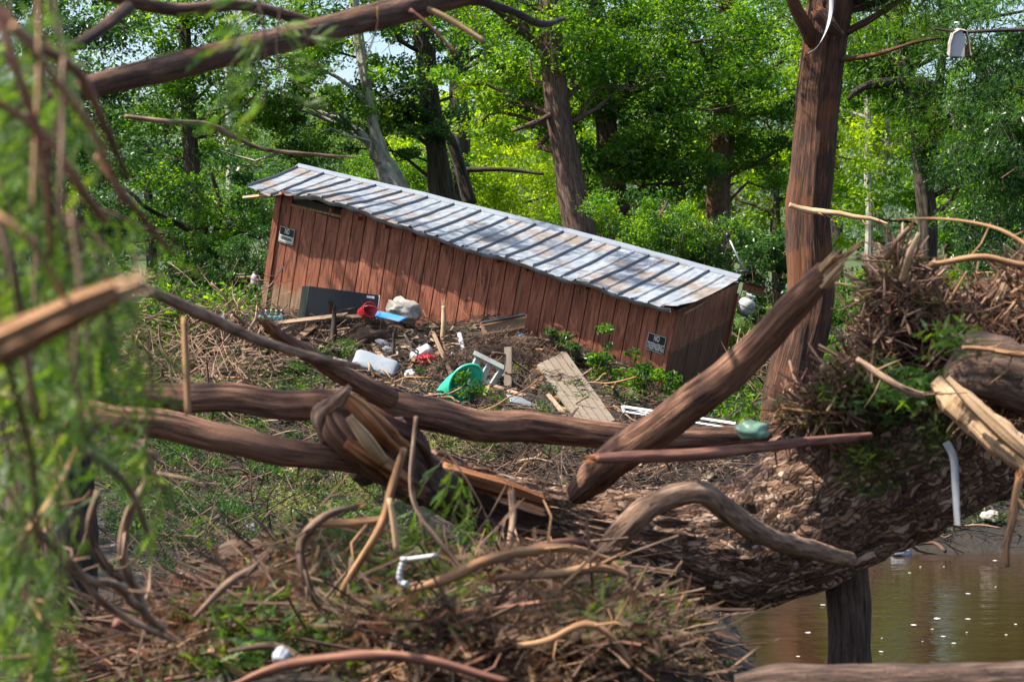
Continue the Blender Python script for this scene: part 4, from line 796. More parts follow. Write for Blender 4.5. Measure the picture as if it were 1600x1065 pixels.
PL = [((405, 508, YM + .1), (540, 492, YM - .15), 9, 'wood_pale', 'long pale plank lying below the black cabinet'), ((500, 497, YM - .1), (590, 493, YM - .1), 8, 'wood_brown', 'brown board lying under the red bucket'), ((452, 540), (492, 508), 13, 'wood_brown', 'short brown board leaning below the pale plank'),
      ((372, 520), (412, 514), 12, 'wood_pale', 'flat tan board beside the bottle pack'), ((598, 560), (575, 530), 7, 'wood_pale', 'narrow pale stick board behind the white cushion'), ((705, 585), (676, 518), 6, 'wood_pale', 'upright orange slat beside the white roll'),
      ((757, 598), (896, 643), 7, 'wood_pale', 'long thin plank running down towards the decking panel'), ((812, 541), (828, 524), 7, 'wood_pale', 'short pale offcut above the grey board'), ((853, 612), (888, 655), 7, 'wood_pale', 'orange slat half under the decking panel'),
      ((868, 568), (832, 607), 8, 'wood_brown', 'brown splintered board left of the decking panel'), ((818, 760), (866, 782), 8, 'wood_pale', 'pale offcut below the great trunk'), ((975, 768), (1030, 780), 10, 'wood_pale', 'short cream board wedged behind the great trunk'),
      ((1100, 752), (1140, 722), 10, 'wood_grey', 'grey board end sticking out of straw past the slanting log'), ((985, 742), (1060, 722), 5, 'wood_brown', 'thin brown lath behind the slanting log base'), ((640, 575), (655, 545), 6, 'wood_brown', 'small dark stick board beside the white roll'),
      ((470, 520), (560, 512), 5, 'wood_brown', 'narrow wet lath below the long pale plank'), ((410, 552), (448, 520), 9, 'wood_pale', 'tan board end poking from the leaves below the cabinet'), ((545, 545), (590, 520), 6, 'wood_brown', 'brown lath leaning on the mulch mound')]
for k, (a, b, wd, mt, lb) in enumerate(PL): plank(a, b, wd, .025, mt, lb, up=(rr.uniform(-.3, .3), -.6, .75), lift=.05)
# broken upright stakes
for k, (px, p0, p1, wd, mt, lb) in enumerate([(690, 530, 478, 8, 'torn_pale', 'yellow splintered stake standing before the shed wall'), (519, 540, 486, 10, 'bark_dark', 'dark rotten stake standing below the cabinet'), (513, 505, 478, 7, 'bark_red', 'short brown stub against the cabinet'), (612, 560, 520, 5, 'bark_dark', 'thin dark stake in the mulch mound')]):
    g = G(px, p0); r = wd / 2 * mpp(g[1]); top = P(px + 3, p1, g[1])
    o = log('broken_stake', [(*(g - (0, 0, .1)), r * 1.1), (*((g + top) / 2 + (.01, 0, 0)), r), (*top, r * .7)], mt, lb, 'stake', seed=200 + k, seg=9, wob=.2, wf=9, world=True)
    splinters(o, top, top - g, r * .7, np.random.default_rng(k), 8, .1, mt)
# black cabinet on its side
M['cab'] = plain('black_laminate', (.012, .014, .018), .38, .3, 12, spec=.4, bump=.03)
M['sticker'] = plain('white_sticker', (.7, .7, .7), .5)
Y0 = 26.3; A = P(485, 447, Y0); B = P(592, 461, Y0 - .05); Dn = P(485, 493, Y0 - .02)
ex = nrm(B - A); ez = nrm(A - Dn); ez = nrm(ez - ex * (ez @ ex)); ey = np.cross(ez, ex); Lc = np.linalg.norm(B - A); Hc = .42; Dc = .36
Rt = np.stack([ex, ey, ez], 1); Rt_ = Matrix((Rt @ np.array([[math.cos(.38), -math.sin(.38), 0], [math.sin(.38), math.cos(.38), 0], [0, 0, 1]])).tolist())
cab = empty('black_cabinet', A - ez * Hc); cab.rotation_euler = Matrix(Rt.tolist()).to_euler(); tag(cab, 'black cabinet lying on its side against the shed wall', 'cabinet')
sk_ = -.42                                       # the box turns its left side to the camera
def cbox(x0, x1, y0, y1, z0, z1):
    V = np.array([(x, y, z) for x in (x0, x1) for y in (y0, y1) for z in (z0, z1)], float); V[:, 0] += sk_ * V[:, 1]
    return V, [(0, 1, 3, 2), (4, 6, 7, 5), (0, 4, 5, 1), (2, 3, 7, 6), (0, 2, 6, 4), (1, 5, 7, 3)]
mk('carcass', *cbox(0, Lc, 0, Dc, 0, Hc), M['cab'], cab); mk('front_panel', *cbox(.012, Lc - .012, -.016, -.001, .012, Hc - .012), M['cab'], cab)
mk('side_panel', *cbox(-.014, -.001, .0, Dc, 0, Hc), M['cab'], cab); mk('edge_strip', *cbox(Lc + .001, Lc + .012, -.012, Dc, .0, Hc), M['sign_white'], cab)
mk('label_sticker', *cbox(Lc - .16, Lc - .06, -.019, -.017, Hc - .055, Hc - .025), M['sticker'], cab)
# shrink-wrapped pack of water bottles
M['water_blue'] = plain('bottle_blue_film', (.05, .22, .42), .25, .8, 22, dirt=(.25, .28, .2)); M['cap'] = plain('bottle_cap', (.75, .78, .8), .4); M['film'] = plain('pack_film', (.10, .36, .40), .2, .8, 30, dirt=(.5, .3, .1))
g = G(424, 506); pk = empty('bottle_pack', g); tag(pk, 'blue shrink-wrapped pack of water bottles at the foot of the shed corner', 'bottles')
for k in range(5):
    x = -.14 + k * .07
    MB().lathe([(0, 0), (.03, .0), (.032, .02), (.029, .06), (.032, .10), (.03, .13), (.012, .165), (.012, .17)], 12, Matrix.Translation((x, 0, 0))).build('bottle', M['water_blue'], pk, True)
    MB().lathe([(0, .19), (.013, .19), (.014, .171), (0, .171)], 10, Matrix.Translation((x, 0, 0))).build('bottle_cap', M['cap'], pk, True)
MB().box((0, 0, .065), (.35, .078, .10), bev=.02).build('wrap', M['film'], pk)
# bucket, tray, cushion, rolls ...
def soft(name, c, size, R, mat, label, cat, amp=.12, freq=5, seed=0, pw=.5, n=(24, 16), parent=None, pinch=None):
    """rounded super-ellipsoid with dents"""
    th = np.linspace(0, 2 * np.pi, n[0], endpoint=False); ph = np.linspace(-np.pi / 2, np.pi / 2, n[1]); T, Ph = np.meshgrid(th, ph)
    sg = lambda v: np.sign(v) * np.abs(v) ** pw
    V = np.stack([sg(np.cos(Ph)) * sg(np.cos(T)), sg(np.cos(Ph)) * sg(np.sin(T)), sg(np.sin(Ph))], -1).reshape(-1, 3)
    V *= (1 + amp * fbm(V * freq * .4 + seed * 5.1, 3))[:, None]
    if pinch: V[:, 1:] *= (1 - pinch * (1 - np.abs(V[:, :1])))
    V = V * np.asarray(size) / 2
    i = np.arange(n[1] - 1)[:, None] * n[0]; j = np.arange(n[0])[None]; k = (j + 1) % n[0]; Q = np.stack([i + j, i + k, i + n[0] + k, i + n[0] + j], -1).reshape(-1, 4)
    o = mk(name, V, Q, M[mat], None, True, {'bc': V}); o.location = c; o.rotation_euler = Matrix(np.asarray(R).tolist()).to_euler()
    if parent: part(o, parent)
    else: tag(o, label, cat)
    return o
UPC = (0, -.7, .7)
M['white_p'] = plain('white_plastic', (.40, .42, .45), .4, .08, 12, dirt=(.45, .42, .38)); M['white_foam'] = plain('pale_foam', (.25, .285, .33), .7, .1, 60, bump=.3)
M['red_p'] = plain('red_plastic', (.55, .015, .03), .35, .1); M['blue_p'] = plain('blue_plastic', (.02, .22, .62), .35, .1, dirt=(.2, .16, .12)); M['grey_p'] = plain('grey_plastic', (.34, .38, .36), .45, .1, dirt=(.25, .2, .15))
M['green_p'] = plain('green_plastic', (.03, .42, .27), .28, .12, 4, spec=.6); M['paper'] = plain('dirty_paper', (.36, .335, .30), .8, .2, 14, dirt=(.3, .22, .15))
M['cloth_grey'] = plain('grey_cloth', (.3, .32, .36), .9, .2, 30, dirt=(.15, .12, .09)); M['alu'] = plain('aluminium', (.3, .32, .34), .4, .2, 14, .5, dirt=(.12, .1, .08)); M['plastic_clear'] = plain('dull_clear_plastic', (.5, .55, .6), .12, .1, 6, trans=.55)
def at(px, py, up=.0): return nearer(px, py, .14 if up else 0)
g = P(572, 487, YM - .1); bk = empty('red_bucket', g); tag(bk, 'small red bucket tipped over on the boards beside the cabinet', 'bucket'); bk.rotation_euler = (R_(75), R_(20), R_(30))
MB().lathe([(0, -.1), (.075, -.1), (.1, .1), (.106, .1), (.106, .115), (.097, .115), (.07, -.09), (0, -.09)], 20).build('shell', M['red_p'], bk, True)
b = MB(); b.tube([(.1 * math.cos(a), .02 * math.sin(a) , .1 + .1 * math.sin(a)) for a in np.linspace(0, np.pi, 10)], [.004] * 10, 6); b.build('handle', M['alu'], bk)
o = plank((588, 490, YM - .2), (630, 500, YM - .3), 13, .03, 'blue_p', 'bright blue plastic board lying on the debris crest', name='blue_board', cat='board', bev=.012, lift=.06)
soft('crumpled_sack', P(630, 487, YM + .1), (.40, .28, .24), orient((-.3, -.6, .7), (1, -.1, -.4)), 'paper', 'crumpled white paper sack on the crest by the blue board', 'sack', .35, 6, 1, .6)
c = at(586, 572, .1); cu = soft('white_cushion', c, (.56, .28, .2), orient((.1, -.75, .65), (1, -.1, -.32)), 'white_foam', 'pale quilted cushion lying in the middle of the debris', 'cushion', .06, 3, 2, .38, pinch=.12)
b = MB(); b.tube([c + orient((.1, -.75, .65), (1, -.1, -.32)) @ np.array([x, -.13, .03 * math.sin(x * 9)]) for x in np.linspace(-.26, .26, 9)], [.008] * 9, 6); part(b.build('piping', M['cloth_grey'], None), cu)
soft('grey_shoe', at(601, 540, .05), (.26, .1, .09), orient(UPC, (1, 0, -.6)), 'cloth_grey', 'grey shoe above the pale cushion, sole up', 'shoe', .12, 4, 3, .7, pinch=-.15)
soft('grey_shoe', at(609, 551, .05), (.2, .1, .09), orient(UPC, (.8, 0, -.8)), 'cloth_grey', 'shorter grey shoe touching the pale cushion', 'shoe', .12, 4, 4, .7, pinch=-.15)
soft('white_roll', at(657, 553, .08), (.3, .14, .15), orient(UPC, (1, 0, .55)), 'white_p', 'dirty white netting roll above the red cloth', 'roll', .1, 8, 5, .55)
soft('red_cloth', at(664, 563, .05), (.22, .14, .12), orient(UPC, (1, 0, .1)), 'red_p', 'crumpled red cloth under the white roll', 'cloth', .45, 6, 6, .8)
soft('white_wad', at(708, 558, .03), (.08, .07, .13), orient(UPC, (1, 0, 1)), 'white_p', 'small white crumpled wad on the dark mulch', 'litter', .5, 6, 7, .8)
a, b_ = nearer(718, 522, .35), nearer(728, 563, .1); log('white_tube', [(*a, .03), (*((a + b_) / 2), .034), (*b_, .03)], 'white_p', 'short white plastic tube standing in the debris', 'pipe', world=True, seg=14, wob=.03)
soft('white_scrap', at(532, 568, .03), (.18, .12, .07), orient(UPC, (1, 0, -.3)), 'paper', 'dirty white scrap beside the limb tip', 'litter', .4, 5, 8, .7)
soft('white_scrap', at(640, 584, .03), (.12, .1, .05), orient(UPC, (1, 0, .3)), 'white_p', 'pale plastic scrap below the cushion', 'litter', .4, 5, 9, .7)
# green tub: open rim to the right, hull running to a low nose at the left
Yg = G(715, 632)[1] + .05
tub = empty('green_tub', P(715, 628, Yg)); tag(tub, 'bright green plastic tub tipped on its side in the debris', 'tub')
rc = P(727, 599, Yg - .05); nose = P(681, 617, Yg + .12); ax_ = nrm(rc - nose); e1 = nrm(np.cross(ax_, (0, -1, .25))); e2 = np.cross(ax_, e1); e1 = e1 * .24; e2 = e2 * .19
fwd = nrm(np.array([.35, -.9, .2])); a_ = np.linspace(0, 2 * np.pi, 36, endpoint=False); rings = []
E1 = nrm(P(742, 576, Yg) - P(712, 624, Yg)) * .235; E2 = nrm(np.cross(E1, fwd)) * .16
for f, s_ in ((.0, .84), (.02, .93), (.0, 1.0), (.02, 1.04), (.1, 1.0), (.3, .9), (.55, .68), (.8, .4), (.95, .18), (1., .02)):
    c_ = rc + (nose - rc) * f; rings.append(c_ + s_ * (np.cos(a_)[:, None] * E1 + np.sin(a_)[:, None] * E2) * (1 + .03 * np.sin(a_ * 3))[:, None])
inner = [rc + (nose - rc) * f + s_ * (np.cos(a_)[:, None] * E1 + np.sin(a_)[:, None] * E2) for f, s_ in ((.75, .02), (.7, .3), (.4, .66), (.12, .8))]
V = np.vstack(inner + rings); nR = 36; m_ = len(inner) + len(rings); Q = np.array([(i * nR + j, i * nR + (j + 1) % nR, (i + 1) * nR + (j + 1) % nR, (i + 1) * nR + j) for i in range(m_ - 1) for j in range(nR)])
part(mk('hull', V, Q, M['green_p'], None, True), tub)
b = MB(); b.tube(np.vstack([rings[2], rings[2][:2]]), [.017] * 38, 8, cap=False); part(b.build('rim', M['green_p'], None, True), tub)
for k_ in (3, 33): b = MB(); b.tube([r_[k_] for r_ in rings[3:8]], [.012] * 5, 7); part(b.build('rib', M['green_p'], None, True), tub)
# grey plastic grid crate panel
cr = empty('grey_rack', at(765, 590)); tag(cr, 'grey plastic shelf rack with open bays stuck in the mulch', 'rack'); Yr = G(765, 600)[1] - .12
def bar(p, q, w_, th, nm, par, mat, up=(0, -.8, .5)):
    a, b2 = P(*p), P(*q); c = (a + b2) / 2; R = orient(up, b2 - a); V, F = bevbox((np.linalg.norm(b2 - a), w_, th), .004); V = V @ R.T + c; return part(mk(nm, V, F, M[mat], None, False, {'bc': V}), par)
bar((740, 551, Yr), (788, 575, Yr), .06, .03, 'rail', cr, 'grey_p')
for x, y, x2, y2 in ((748, 557, 737, 580), (766, 566, 752, 594), (786, 574, 769, 601)): bar((x, y, Yr + .03), (x2, y2, Yr - .03), .075, .03, 'slat', cr, 'grey_p', up=(.7, -.6, .3)); 
bar((737, 582, Yr), (769, 602, Yr), .05, .03, 'rail', cr, 'grey_p')
plank((794, 542, Yr - .02), (794, 606, Yr - .1), 13, .02, 'wood_grey', 'grey upright board beside the shelf rack', up=(-.4, -.9, .2), name='grey_board', cat='board')
# decking panel of weathered planks
dk = empty('decking_panel'); dk.location = at(935, 650); tag(dk, 'weathered decking panel of five planks leaning on the debris slope', 'panel')
p00, p01, p10, p11 = nearer(838, 570, .75), None, nearer(908, 668, .4), nearer(962, 656, .4); nP = 5
nn = nrm(np.cross(p10 - p00, p11 - p10)); d_ = ray(884, 547); p01 = np.array([0, 0, CAMZ]) + d_ * (((p00 - [0, 0, CAMZ]) @ nn) / (d_ @ nn)); nn = nn if nn[1] < 0 else -nn
for k in range(nP):
    f0 = k / nP + .02; f1 = (k + 1) / nP - .02; a = p00 + (p01 - p00) * f0; b2 = p00 + (p01 - p00) * f1; c2 = p10 + (p11 - p10) * f1; d2 = p10 + (p11 - p10) * f0
    hh = nn * rr.uniform(-.003, .006); ext = (p10 - p00) * rr.uniform(-.01, .012); F = [(0, 1, 2, 3), (7, 6, 5, 4), (0, 4, 5, 1), (1, 5, 6, 2), (2, 6, 7, 3), (3, 7, 4, 0)]
    V = np.array([a - ext, b2 - ext, c2, d2]) + hh; V = np.vstack([V, V - nn * .03]); ax = nrm(p10 - p00); ay = nrm(p01 - p00); bc = np.stack([(V - p00) @ ax, (V - p00) @ ay + k * .7, (V - p00) @ nn], -1)
    part(mk('plank', V, F, M['wood_grey'], None, False, {'bc': bc}), dk)
for f in (.03, .5):
    a = p00 + (p10 - p00) * f; b2 = p01 + (p11 - p01) * f; V, F = bevbox((np.linalg.norm(b2 - a), .09, .045), .003); V = V @ orient(nn, b2 - a).T + (a + b2) / 2 - nn * .056; part(mk('batten', V, F, M['wood_brown'], None, False, {'bc': V}), dk)
# plywood with a black edge
pw = plank((752, 514, G(785, 528)[1] - .1), (822, 502, G(785, 528)[1] - .1), 22, .012, 'wood_brown', 'brown plywood sheet with a black edge leaning on the shed wall', up=(0, -.9, .3), name='plywood_sheet', cat='board')
bar((752, 504, G(785, 528)[1] - .12), (821, 491, G(785, 528)[1] - .12), .035, .03, 'edge', pw, 'cab')
# clear plastic sheet, aluminium frame, green bag, sandal
soft('plastic_sheet', at(823, 634, .04), (.42, .16, .05), orient((0, -.6, .8), (1, 0, -.4)), 'plastic_clear', 'dull clear plastic sheet under the long thin plank', 'plastic', .3, 6, 11, .7)
al = empty('aluminium_frame', at(1030, 645)); tag(al, 'bright aluminium window frame lying past the decking panel', 'frame')
for a, b2, w_ in (((972, 635, 20.5), (1150, 662, 19.6), .03), ((974, 643, 20.45), (1150, 670, 19.55), .02)): bar(a, b2, w_, .02, 'rail', al, 'alu')
bar((972, 634, 20.5), (976, 645, 20.4), .03, .02, 'end_piece', al, 'alu'); bar((985, 641, 20.46), (1025, 647, 20.3), .02, .01, 'glass_strip', al, 'white_p')
g = P(1175, 672, 8.9); soft('green_bag', g, (.14, .10, .075), orient((0, -.4, .9), (1, 0, -.1)), 'green_bag' if 'green_bag' in M else 'weed_p' if 'weed_p' in M else 'grey_p', 'pale green plastic bag caught on the end of the red branch', 'bag', .3, 6, 12, .8)
M['mint'] = plain('pale_green_plastic', (.22, .38, .27), .3, .1, 10, trans=.2); bpy.data.objects['green_bag'].data.materials[0] = M['mint']
sd = empty('grey_sandal', at(392, 832, .02)); tag(sd, 'lost grey sandal standing on the mud beside a red branch', 'sandal')
V, F = bevbox((.14, .26, .02), .006); V = V.copy(); V[:, 0] *= 1 - .35 * (V[:, 1] < 0) ; Rs = orient((.1, -.9, .35), (1, 0, .25)); part(mk('sole', V @ Rs.T * .5 + at(393, 830, .05), F, M['cloth_grey'], None, True), sd)
bar((383, 815, at(392, 828)[1] - .02), (398, 832, at(392, 828)[1] - .05), .035, .012, 'strap', sd, 'cloth_grey')
soft('blue_scrap', at(346, 500, .03), (.2, .12, .07), orient(UPC, (1, 0, .3)), 'blue_p', 'blue plastic scrap in the weeds left of the shed', 'litter', .4, 5, 13, .7)
soft('blue_scrap', at(815, 526, .03), (.07, .06, .06), orient(UPC, (1, 0, .3)), 'blue_p', 'tiny blue scrap above the grey upright board', 'litter', .4, 5, 14, .7)
soft('red_scrap', at(491, 742, .12), (.04, .04, .12), orient(UPC, (.2, 0, 1)), 'red_p', 'tiny red strip caught in the weeds below the dark log', 'litter', .4, 5, 15, .7)
soft('purple_scrap', at(390, 522, .03), (.2, .1, .05), orient(UPC, (1, 0, 0)), 'cloth_grey', 'dark flattened can lying on the tan board', 'litter', .3, 5, 16, .7)
plank((818, 762), (860, 778), 4, .01, 'blue_p', 'thin blue strip beside the pale offcut', name='blue_strip', cat='strip')
# white jug in the bush
g = P(397, 437, 29.6); jg = empty('white_jug', g - (0, 0, .08)); tag(jg, 'white plastic jug caught in the dark bush by the shed corner', 'jug')
MB().lathe([(0, 0), (.045, 0), (.05, .02), (.05, .12), (.03, .155), (.018, .165), (.018, .185), (0, .185)], 14).build('body', M['white_p'], jg, True); MB().lathe([(0, .2), (.02, .2), (.021, .18), (0, .18)], 10).build('cap', M['twig_tan'], jg, True)
b = MB(); b.tube([(.045, 0, .06), (.085, 0, .08), (.08, 0, .13), (.03, 0, .15)], [.009] * 4, 6); b.build('handle', M['white_p'], jg)
# propane tank hanging below the rear eave
g = P(1166, 478, 26.0); pt = empty('propane_tank', g); tag(pt, 'grey propane tank hanging below the rear eave of the shed', 'tank'); pt.rotation_euler = (R_(8), R_(25), 0)
M['tank'] = plain('grey_tank_paint', (.42, .45, .44), .4, .12, 10, dirt=(.2, .14, .1)); M['tank_low'] = plain('dark_tank_base', (.12, .14, .14), .5, .2)
MB().lathe([(0, -.1), (.07, -.1), (.1, -.075), (.112, -.03), (.114, .02), (.105, .06), (.08, .09), (.03, .105), (0, .106)], 24).build('body', M['tank'], pt, True)
MB().lathe([(.075, -.1), (.08, -.13), (.085, -.13), (.084, -.085)], 20).build('foot_ring', M['tank_low'], pt, True); MB().lathe([(.115, -.012), (.119, -.008), (.119, .0), (.115, .004)], 24).build('seam_band', M['tank_low'], pt, True)
b = MB()
for a in (0.4, 2.0, 3.6, 5.2): b.tube([(.055 * math.cos(a), .055 * math.sin(a), .095), (.06 * math.cos(a), .06 * math.sin(a), .15)], [.008, .008], 5)
b.tube([(.06 * math.cos(a), .06 * math.sin(a), .15) for a in np.linspace(.4, 5.6, 14)], [.01] * 14, 6); b.build('collar', M['tank'], pt); MB().lathe([(0, .1), (.02, .1), (.016, .15), (.026, .152), (.026, .165), (0, .165)], 10).build('valve', M['alu'], pt, True)
a = wloc((SL + .05, SW + .32, .02)); top = g + np.array([-.0, 0, .13]); b = MB(); b.tube([top - g, (top + a) / 2 - g + (.01, 0, 0), a - g], [.006] * 3, 6); o = b.build('hose', M['cab'], None); part_o = o; o.parent = pt; o.matrix_parent_inverse = Matrix.LocRotScale(None, pt.rotation_euler, None).inverted()
# round-based pole behind the roof end
Yp = 26.5; g = P(1163, 424, Yp); ax = nrm(P(1140, 374, Yp + .1) - g); lp = empty('lamp_pole', g); tag(lp, 'black round-based pole standing tilted behind the low roof end', 'pole'); q_ = Vector(ax).to_track_quat('Z', 'Y'); lp.rotation_euler = Matrix(orient(nrm(ax + np.array([.5, -.15, .35])), (1, 0, 0), 'n').tolist()).to_euler()
MB().lathe([(0, -.02), (.09, -.02), (.1, -.01), (.095, .005), (.04, .02), (.015, .03), (0, .03)], 22).build('base_disc', M['cab'], lp, True)
inv = np.array(lp.rotation_euler.to_matrix()).T; b = MB(); b.tube([inv @ (ax * 0), inv @ (ax * .5)], [.014, .012], 8); b.build('pole', M['alu'], lp, True); b = MB(); b.tube([inv @ (ax * .5), inv @ (ax * .56)], [.03, .034], 8); b.build('socket', M['cab'], lp, True)
# bent sheet hood caught in the branches
Yh = 20; hd = empty('sheet_hood', P(1498, 90, Yh)); tag(hd, 'bent grey sheet hood caught high in the branches over the creek', 'sheet')
prof = [(1484, 88), (1485, 70), (1490, 52), (1500, 46), (1511, 48), (1515, 62), (1518, 88)]; b = MB()
f0 = np.array([P(a, b2, Yh - .08) for a, b2 in prof]); bkp = np.array([P(a - 4, b2 - 2, Yh + .12) for a, b2 in prof]); V = np.vstack([f0, bkp, f0 * .0 + ((f0 - f0.mean(0)) * .94 + f0.mean(0)), (bkp - bkp.mean(0)) * .94 + bkp.mean(0)]); n = 7
F = [(i, i + 1, n + i + 1, n + i) for i in range(6)] + [(2 * n + i, 3 * n + i, 3 * n + i + 1, 2 * n + i + 1) for i in range(6)] + [(i, 2 * n + i, 2 * n + i + 1, i + 1) for i in range(6)] + [(n + i, n + i + 1, 3 * n + i + 1, 3 * n + i) for i in range(6)]
part(mk('shell', V, F, M['paper'], None, False), hd)
fV = np.array([P(a, b2, Yh - .06) for a, b2 in [(1484, 88), (1484, 66), (1492, 50), (1503, 47), (1508, 60), (1507, 89)]]); part(mk('front_sheet', np.vstack([fV, fV + (0, .012, 0)]), [tuple(range(6)), tuple(range(11, 5, -1))] + [(i, 6 + i, 6 + (i + 1) % 6, (i + 1) % 6) for i in range(6)], M['white_p'], None), hd)
bar((1488, 90, Yh - .05), (1520, 87, Yh), .02, .015, 'bottom_slat', hd, 'wood_brown'); bar((1512, 84, Yh - .02), (1515, 68, Yh), .04, .03, 'inner_block', hd, 'wood_brown', up=(.6, -.8, 0))
log('snag_twig', [(1460, 45, 20, 4), (1500, 50, 20.02, 5), (1560, 48, 20.1, 6), (1640, 45, 20.2, 8)], 'bark_dark', 'thin dark branch holding the bent sheet hood', 'branch', seed=301, seg=7)
# ribbons and straps
def ribbon(name, pts, w_, mat, label, cat='strap', tw=0.):
    q, _ = smooth_path(PV(pts), np.ones(len(pts)), .02); t_ = nrm(np.gradient(q, axis=0)); side = nrm(np.cross(t_, np.array([.2, 1, .1]))); s = np.linspace(0, 1, len(q))[:, None]
    side = nrm(side * np.cos(tw * s) + np.cross(t_, side) * np.sin(tw * s)); nn_ = np.cross(t_, side) * .0015
    V = np.vstack([q - side * w_ / 2 - nn_, q + side * w_ / 2 - nn_, q + side * w_ / 2 + nn_, q - side * w_ / 2 + nn_]); n = len(q); F = []
    for i in range(n - 1): F += [(i + a * n, i + 1 + a * n, i + 1 + ((a + 1) % 4) * n, i + ((a + 1) % 4) * n) for a in range(4)]
    o = mk(name, V, F, M[mat], None, True); rebase(o, q[-1]); tag(o, label, cat); return o
M['rope'] = plain('white_strap', (.36, .38, .42), .6, .1, 30)
ribbon('white_strip', [(1300, -20, 21.9), (1298, 20, 21.9), (1290, 50, 21.85), (1276, 75, 21.85), (1262, 86, 21.8)], .055, 'rope', 'white plastic strip snagged at the top of the red cypress trunk', tw=2.)
ribbon('grey_strap', [(1478, 690, 9.9), (1490, 715, 9.9), (1493, 760, 9.9), (1496, 820, 9.9)], .038, 'rope', 'grey webbing strap dangling from the great trunk over the creek', tw=.8)
# white drain pipe elbow in the near tangle
b = MB(); pp_ = empty('drain_pipe', P(630, 908, 7.4)); tag(pp_, 'white ribbed drain pipe elbow lying in the near tangle', 'pipe')
q, r = smooth_path(PV([(683, 867, 7.35), (655, 871, 7.38), (632, 874, 7.4)]), [.009] * 3, .01); b.tube(q, r, 12); part(b.build('straight_pipe', M['white_p'], None, True), pp_)
q, r = smooth_path(PV([(632, 874, 7.4), (627, 885, 7.4), (624, 900, 7.4), (628, 910, 7.4), (636, 912, 7.38)]), [.011] * 5, .004); r = r * (1 + .12 * np.sin(np.arange(len(r)) * 1.6)); b = MB(); b.tube(q, r, 12); part(b.build('ribbed_elbow', M['white_p'], None, True), pp_)
part(MB().lathe([(0, -.006), (.016, -.006), (.016, .01), (0, .01)], 12, Matrix.Translation(P(632, 874, 7.4))).build('collar', M['white_p'], None, True), pp_)
soft('foam_cup', P(440, 1026, 6.1), (.05, .05, .06), orient(UPC, (1, 0, -.4)), 'white_p', 'white foam cup half buried in the near tangle', 'cup', .15, 4, 17, .7)
soft('white_paper', at(1547, 806, .03), (.14, .1, .05), orient(UPC, (1, 0, -.1)), 'paper', 'white paper scrap on the far bank', 'litter', .3, 4, 18, .6)
d = ray(1406, 866); g = np.array([0, 0, CAMZ]) + d * (-CAMZ / d[2]); soft('floating_scrap', g + (0, -.05, .02), (.16, .1, .06), orient((0, 0, 1), (1, .3, 0)), 'white_foam', 'pale scrap floating at the foot of the far bank', 'litter', .4, 4, 19, .7)
for px, py, Y, a, lb in ((1036, 327, 29.5, (.5, 0, .9), 'rusty folded metal sheet hanging in the vines behind the roof'), (1577, 270, 26, (.9, 0, .6), 'rusty metal scrap caught in the drooping foliage')):
    soft('rusty_sheet', P(px, py, Y), (.26, .02, .12), orient((.2, -.9, .2), a), 'bark_red', lb, 'scrap', .35, 5, int(px), .5, n=(16, 8))
# ------------------------------------------------------------------ litter, weeds, twigs and needle boughs
def scatter_px(n, x0, x1, y0, y1, rg, ystart=12.):
    out = []
    for _ in range(n): out.append(G(rg.uniform(x0, x1), rg.uniform(y0, y1), ystart))
    return np.array(out)
def on_ground(n, x0, x1, y0, y1, rg):
    x = rg.uniform(x0, x1, n); y = rg.uniform(y0, y1, n); return np.stack([x, y, H(x, y)], -1)
def inshed(p):
    l = (p - Tw) @ Rw; return (l[:, 0] > -.05) & (l[:, 0] < SL + .05) & (l[:, 1] > -.05) & (l[:, 1] < SW + .05)
def inwater(p): return p[:, 2] < .03
rg = np.random.default_rng(11)
def litter(name, n, box, L, r, mat, label, tilt=.35, rg=rg, cat='debris', lift=.02):
    p = on_ground(n, *box, rg); p = p[~inshed(p) & ~inwater(p)]; n = len(p); a = rg.uniform(0, 6.283, n); l = L[0] + (L[1] - L[0]) * rg.random(n) ** 2
    d = np.stack([np.cos(a), np.sin(a), rg.normal(size=n) * tilt], -1); d = nrm(d) * l[:, None] / 2; p[:, 2] += lift + np.abs(d[:, 2]) * .6 + rg.random(n) * .03
    V, Q, bc = twig_lines(p - d, p + d, rg.uniform(r[0], r[1], n), rg); o = mk(name, V, Q, M[mat], attrs={'bc': bc}); tag(o, label, cat, kind='stuff'); return o
SLOPE = (-7.5, 5.5, 18.5, 30)
litter('twig_litter', 15000, SLOPE, (.06, .5), (.002, .006), 'twig_brown', 'brown twigs strewn over the debris slope')
litter('bark_litter', 20000, SLOPE, (.05, .28), (.004, .012), 'bark_dark', 'dark bark shreds matted over the debris slope', .2)
litter('straw_litter', 5000, SLOPE, (.06, .4), (.0015, .004), 'twig_tan', 'pale straw and splinters strewn over the debris slope')
litter('mud_litter', 4000, (-6, 1.6, 10, 19), (.04, .3), (.002, .006), 'twig_brown', 'small twigs lying on the dark mud flat')
litter('bank_litter', 2500, (1.5, 8, 17.5, 25), (.06, .5), (.003, .009), 'bark_dark', 'dark twigs matted on the far creek bank')
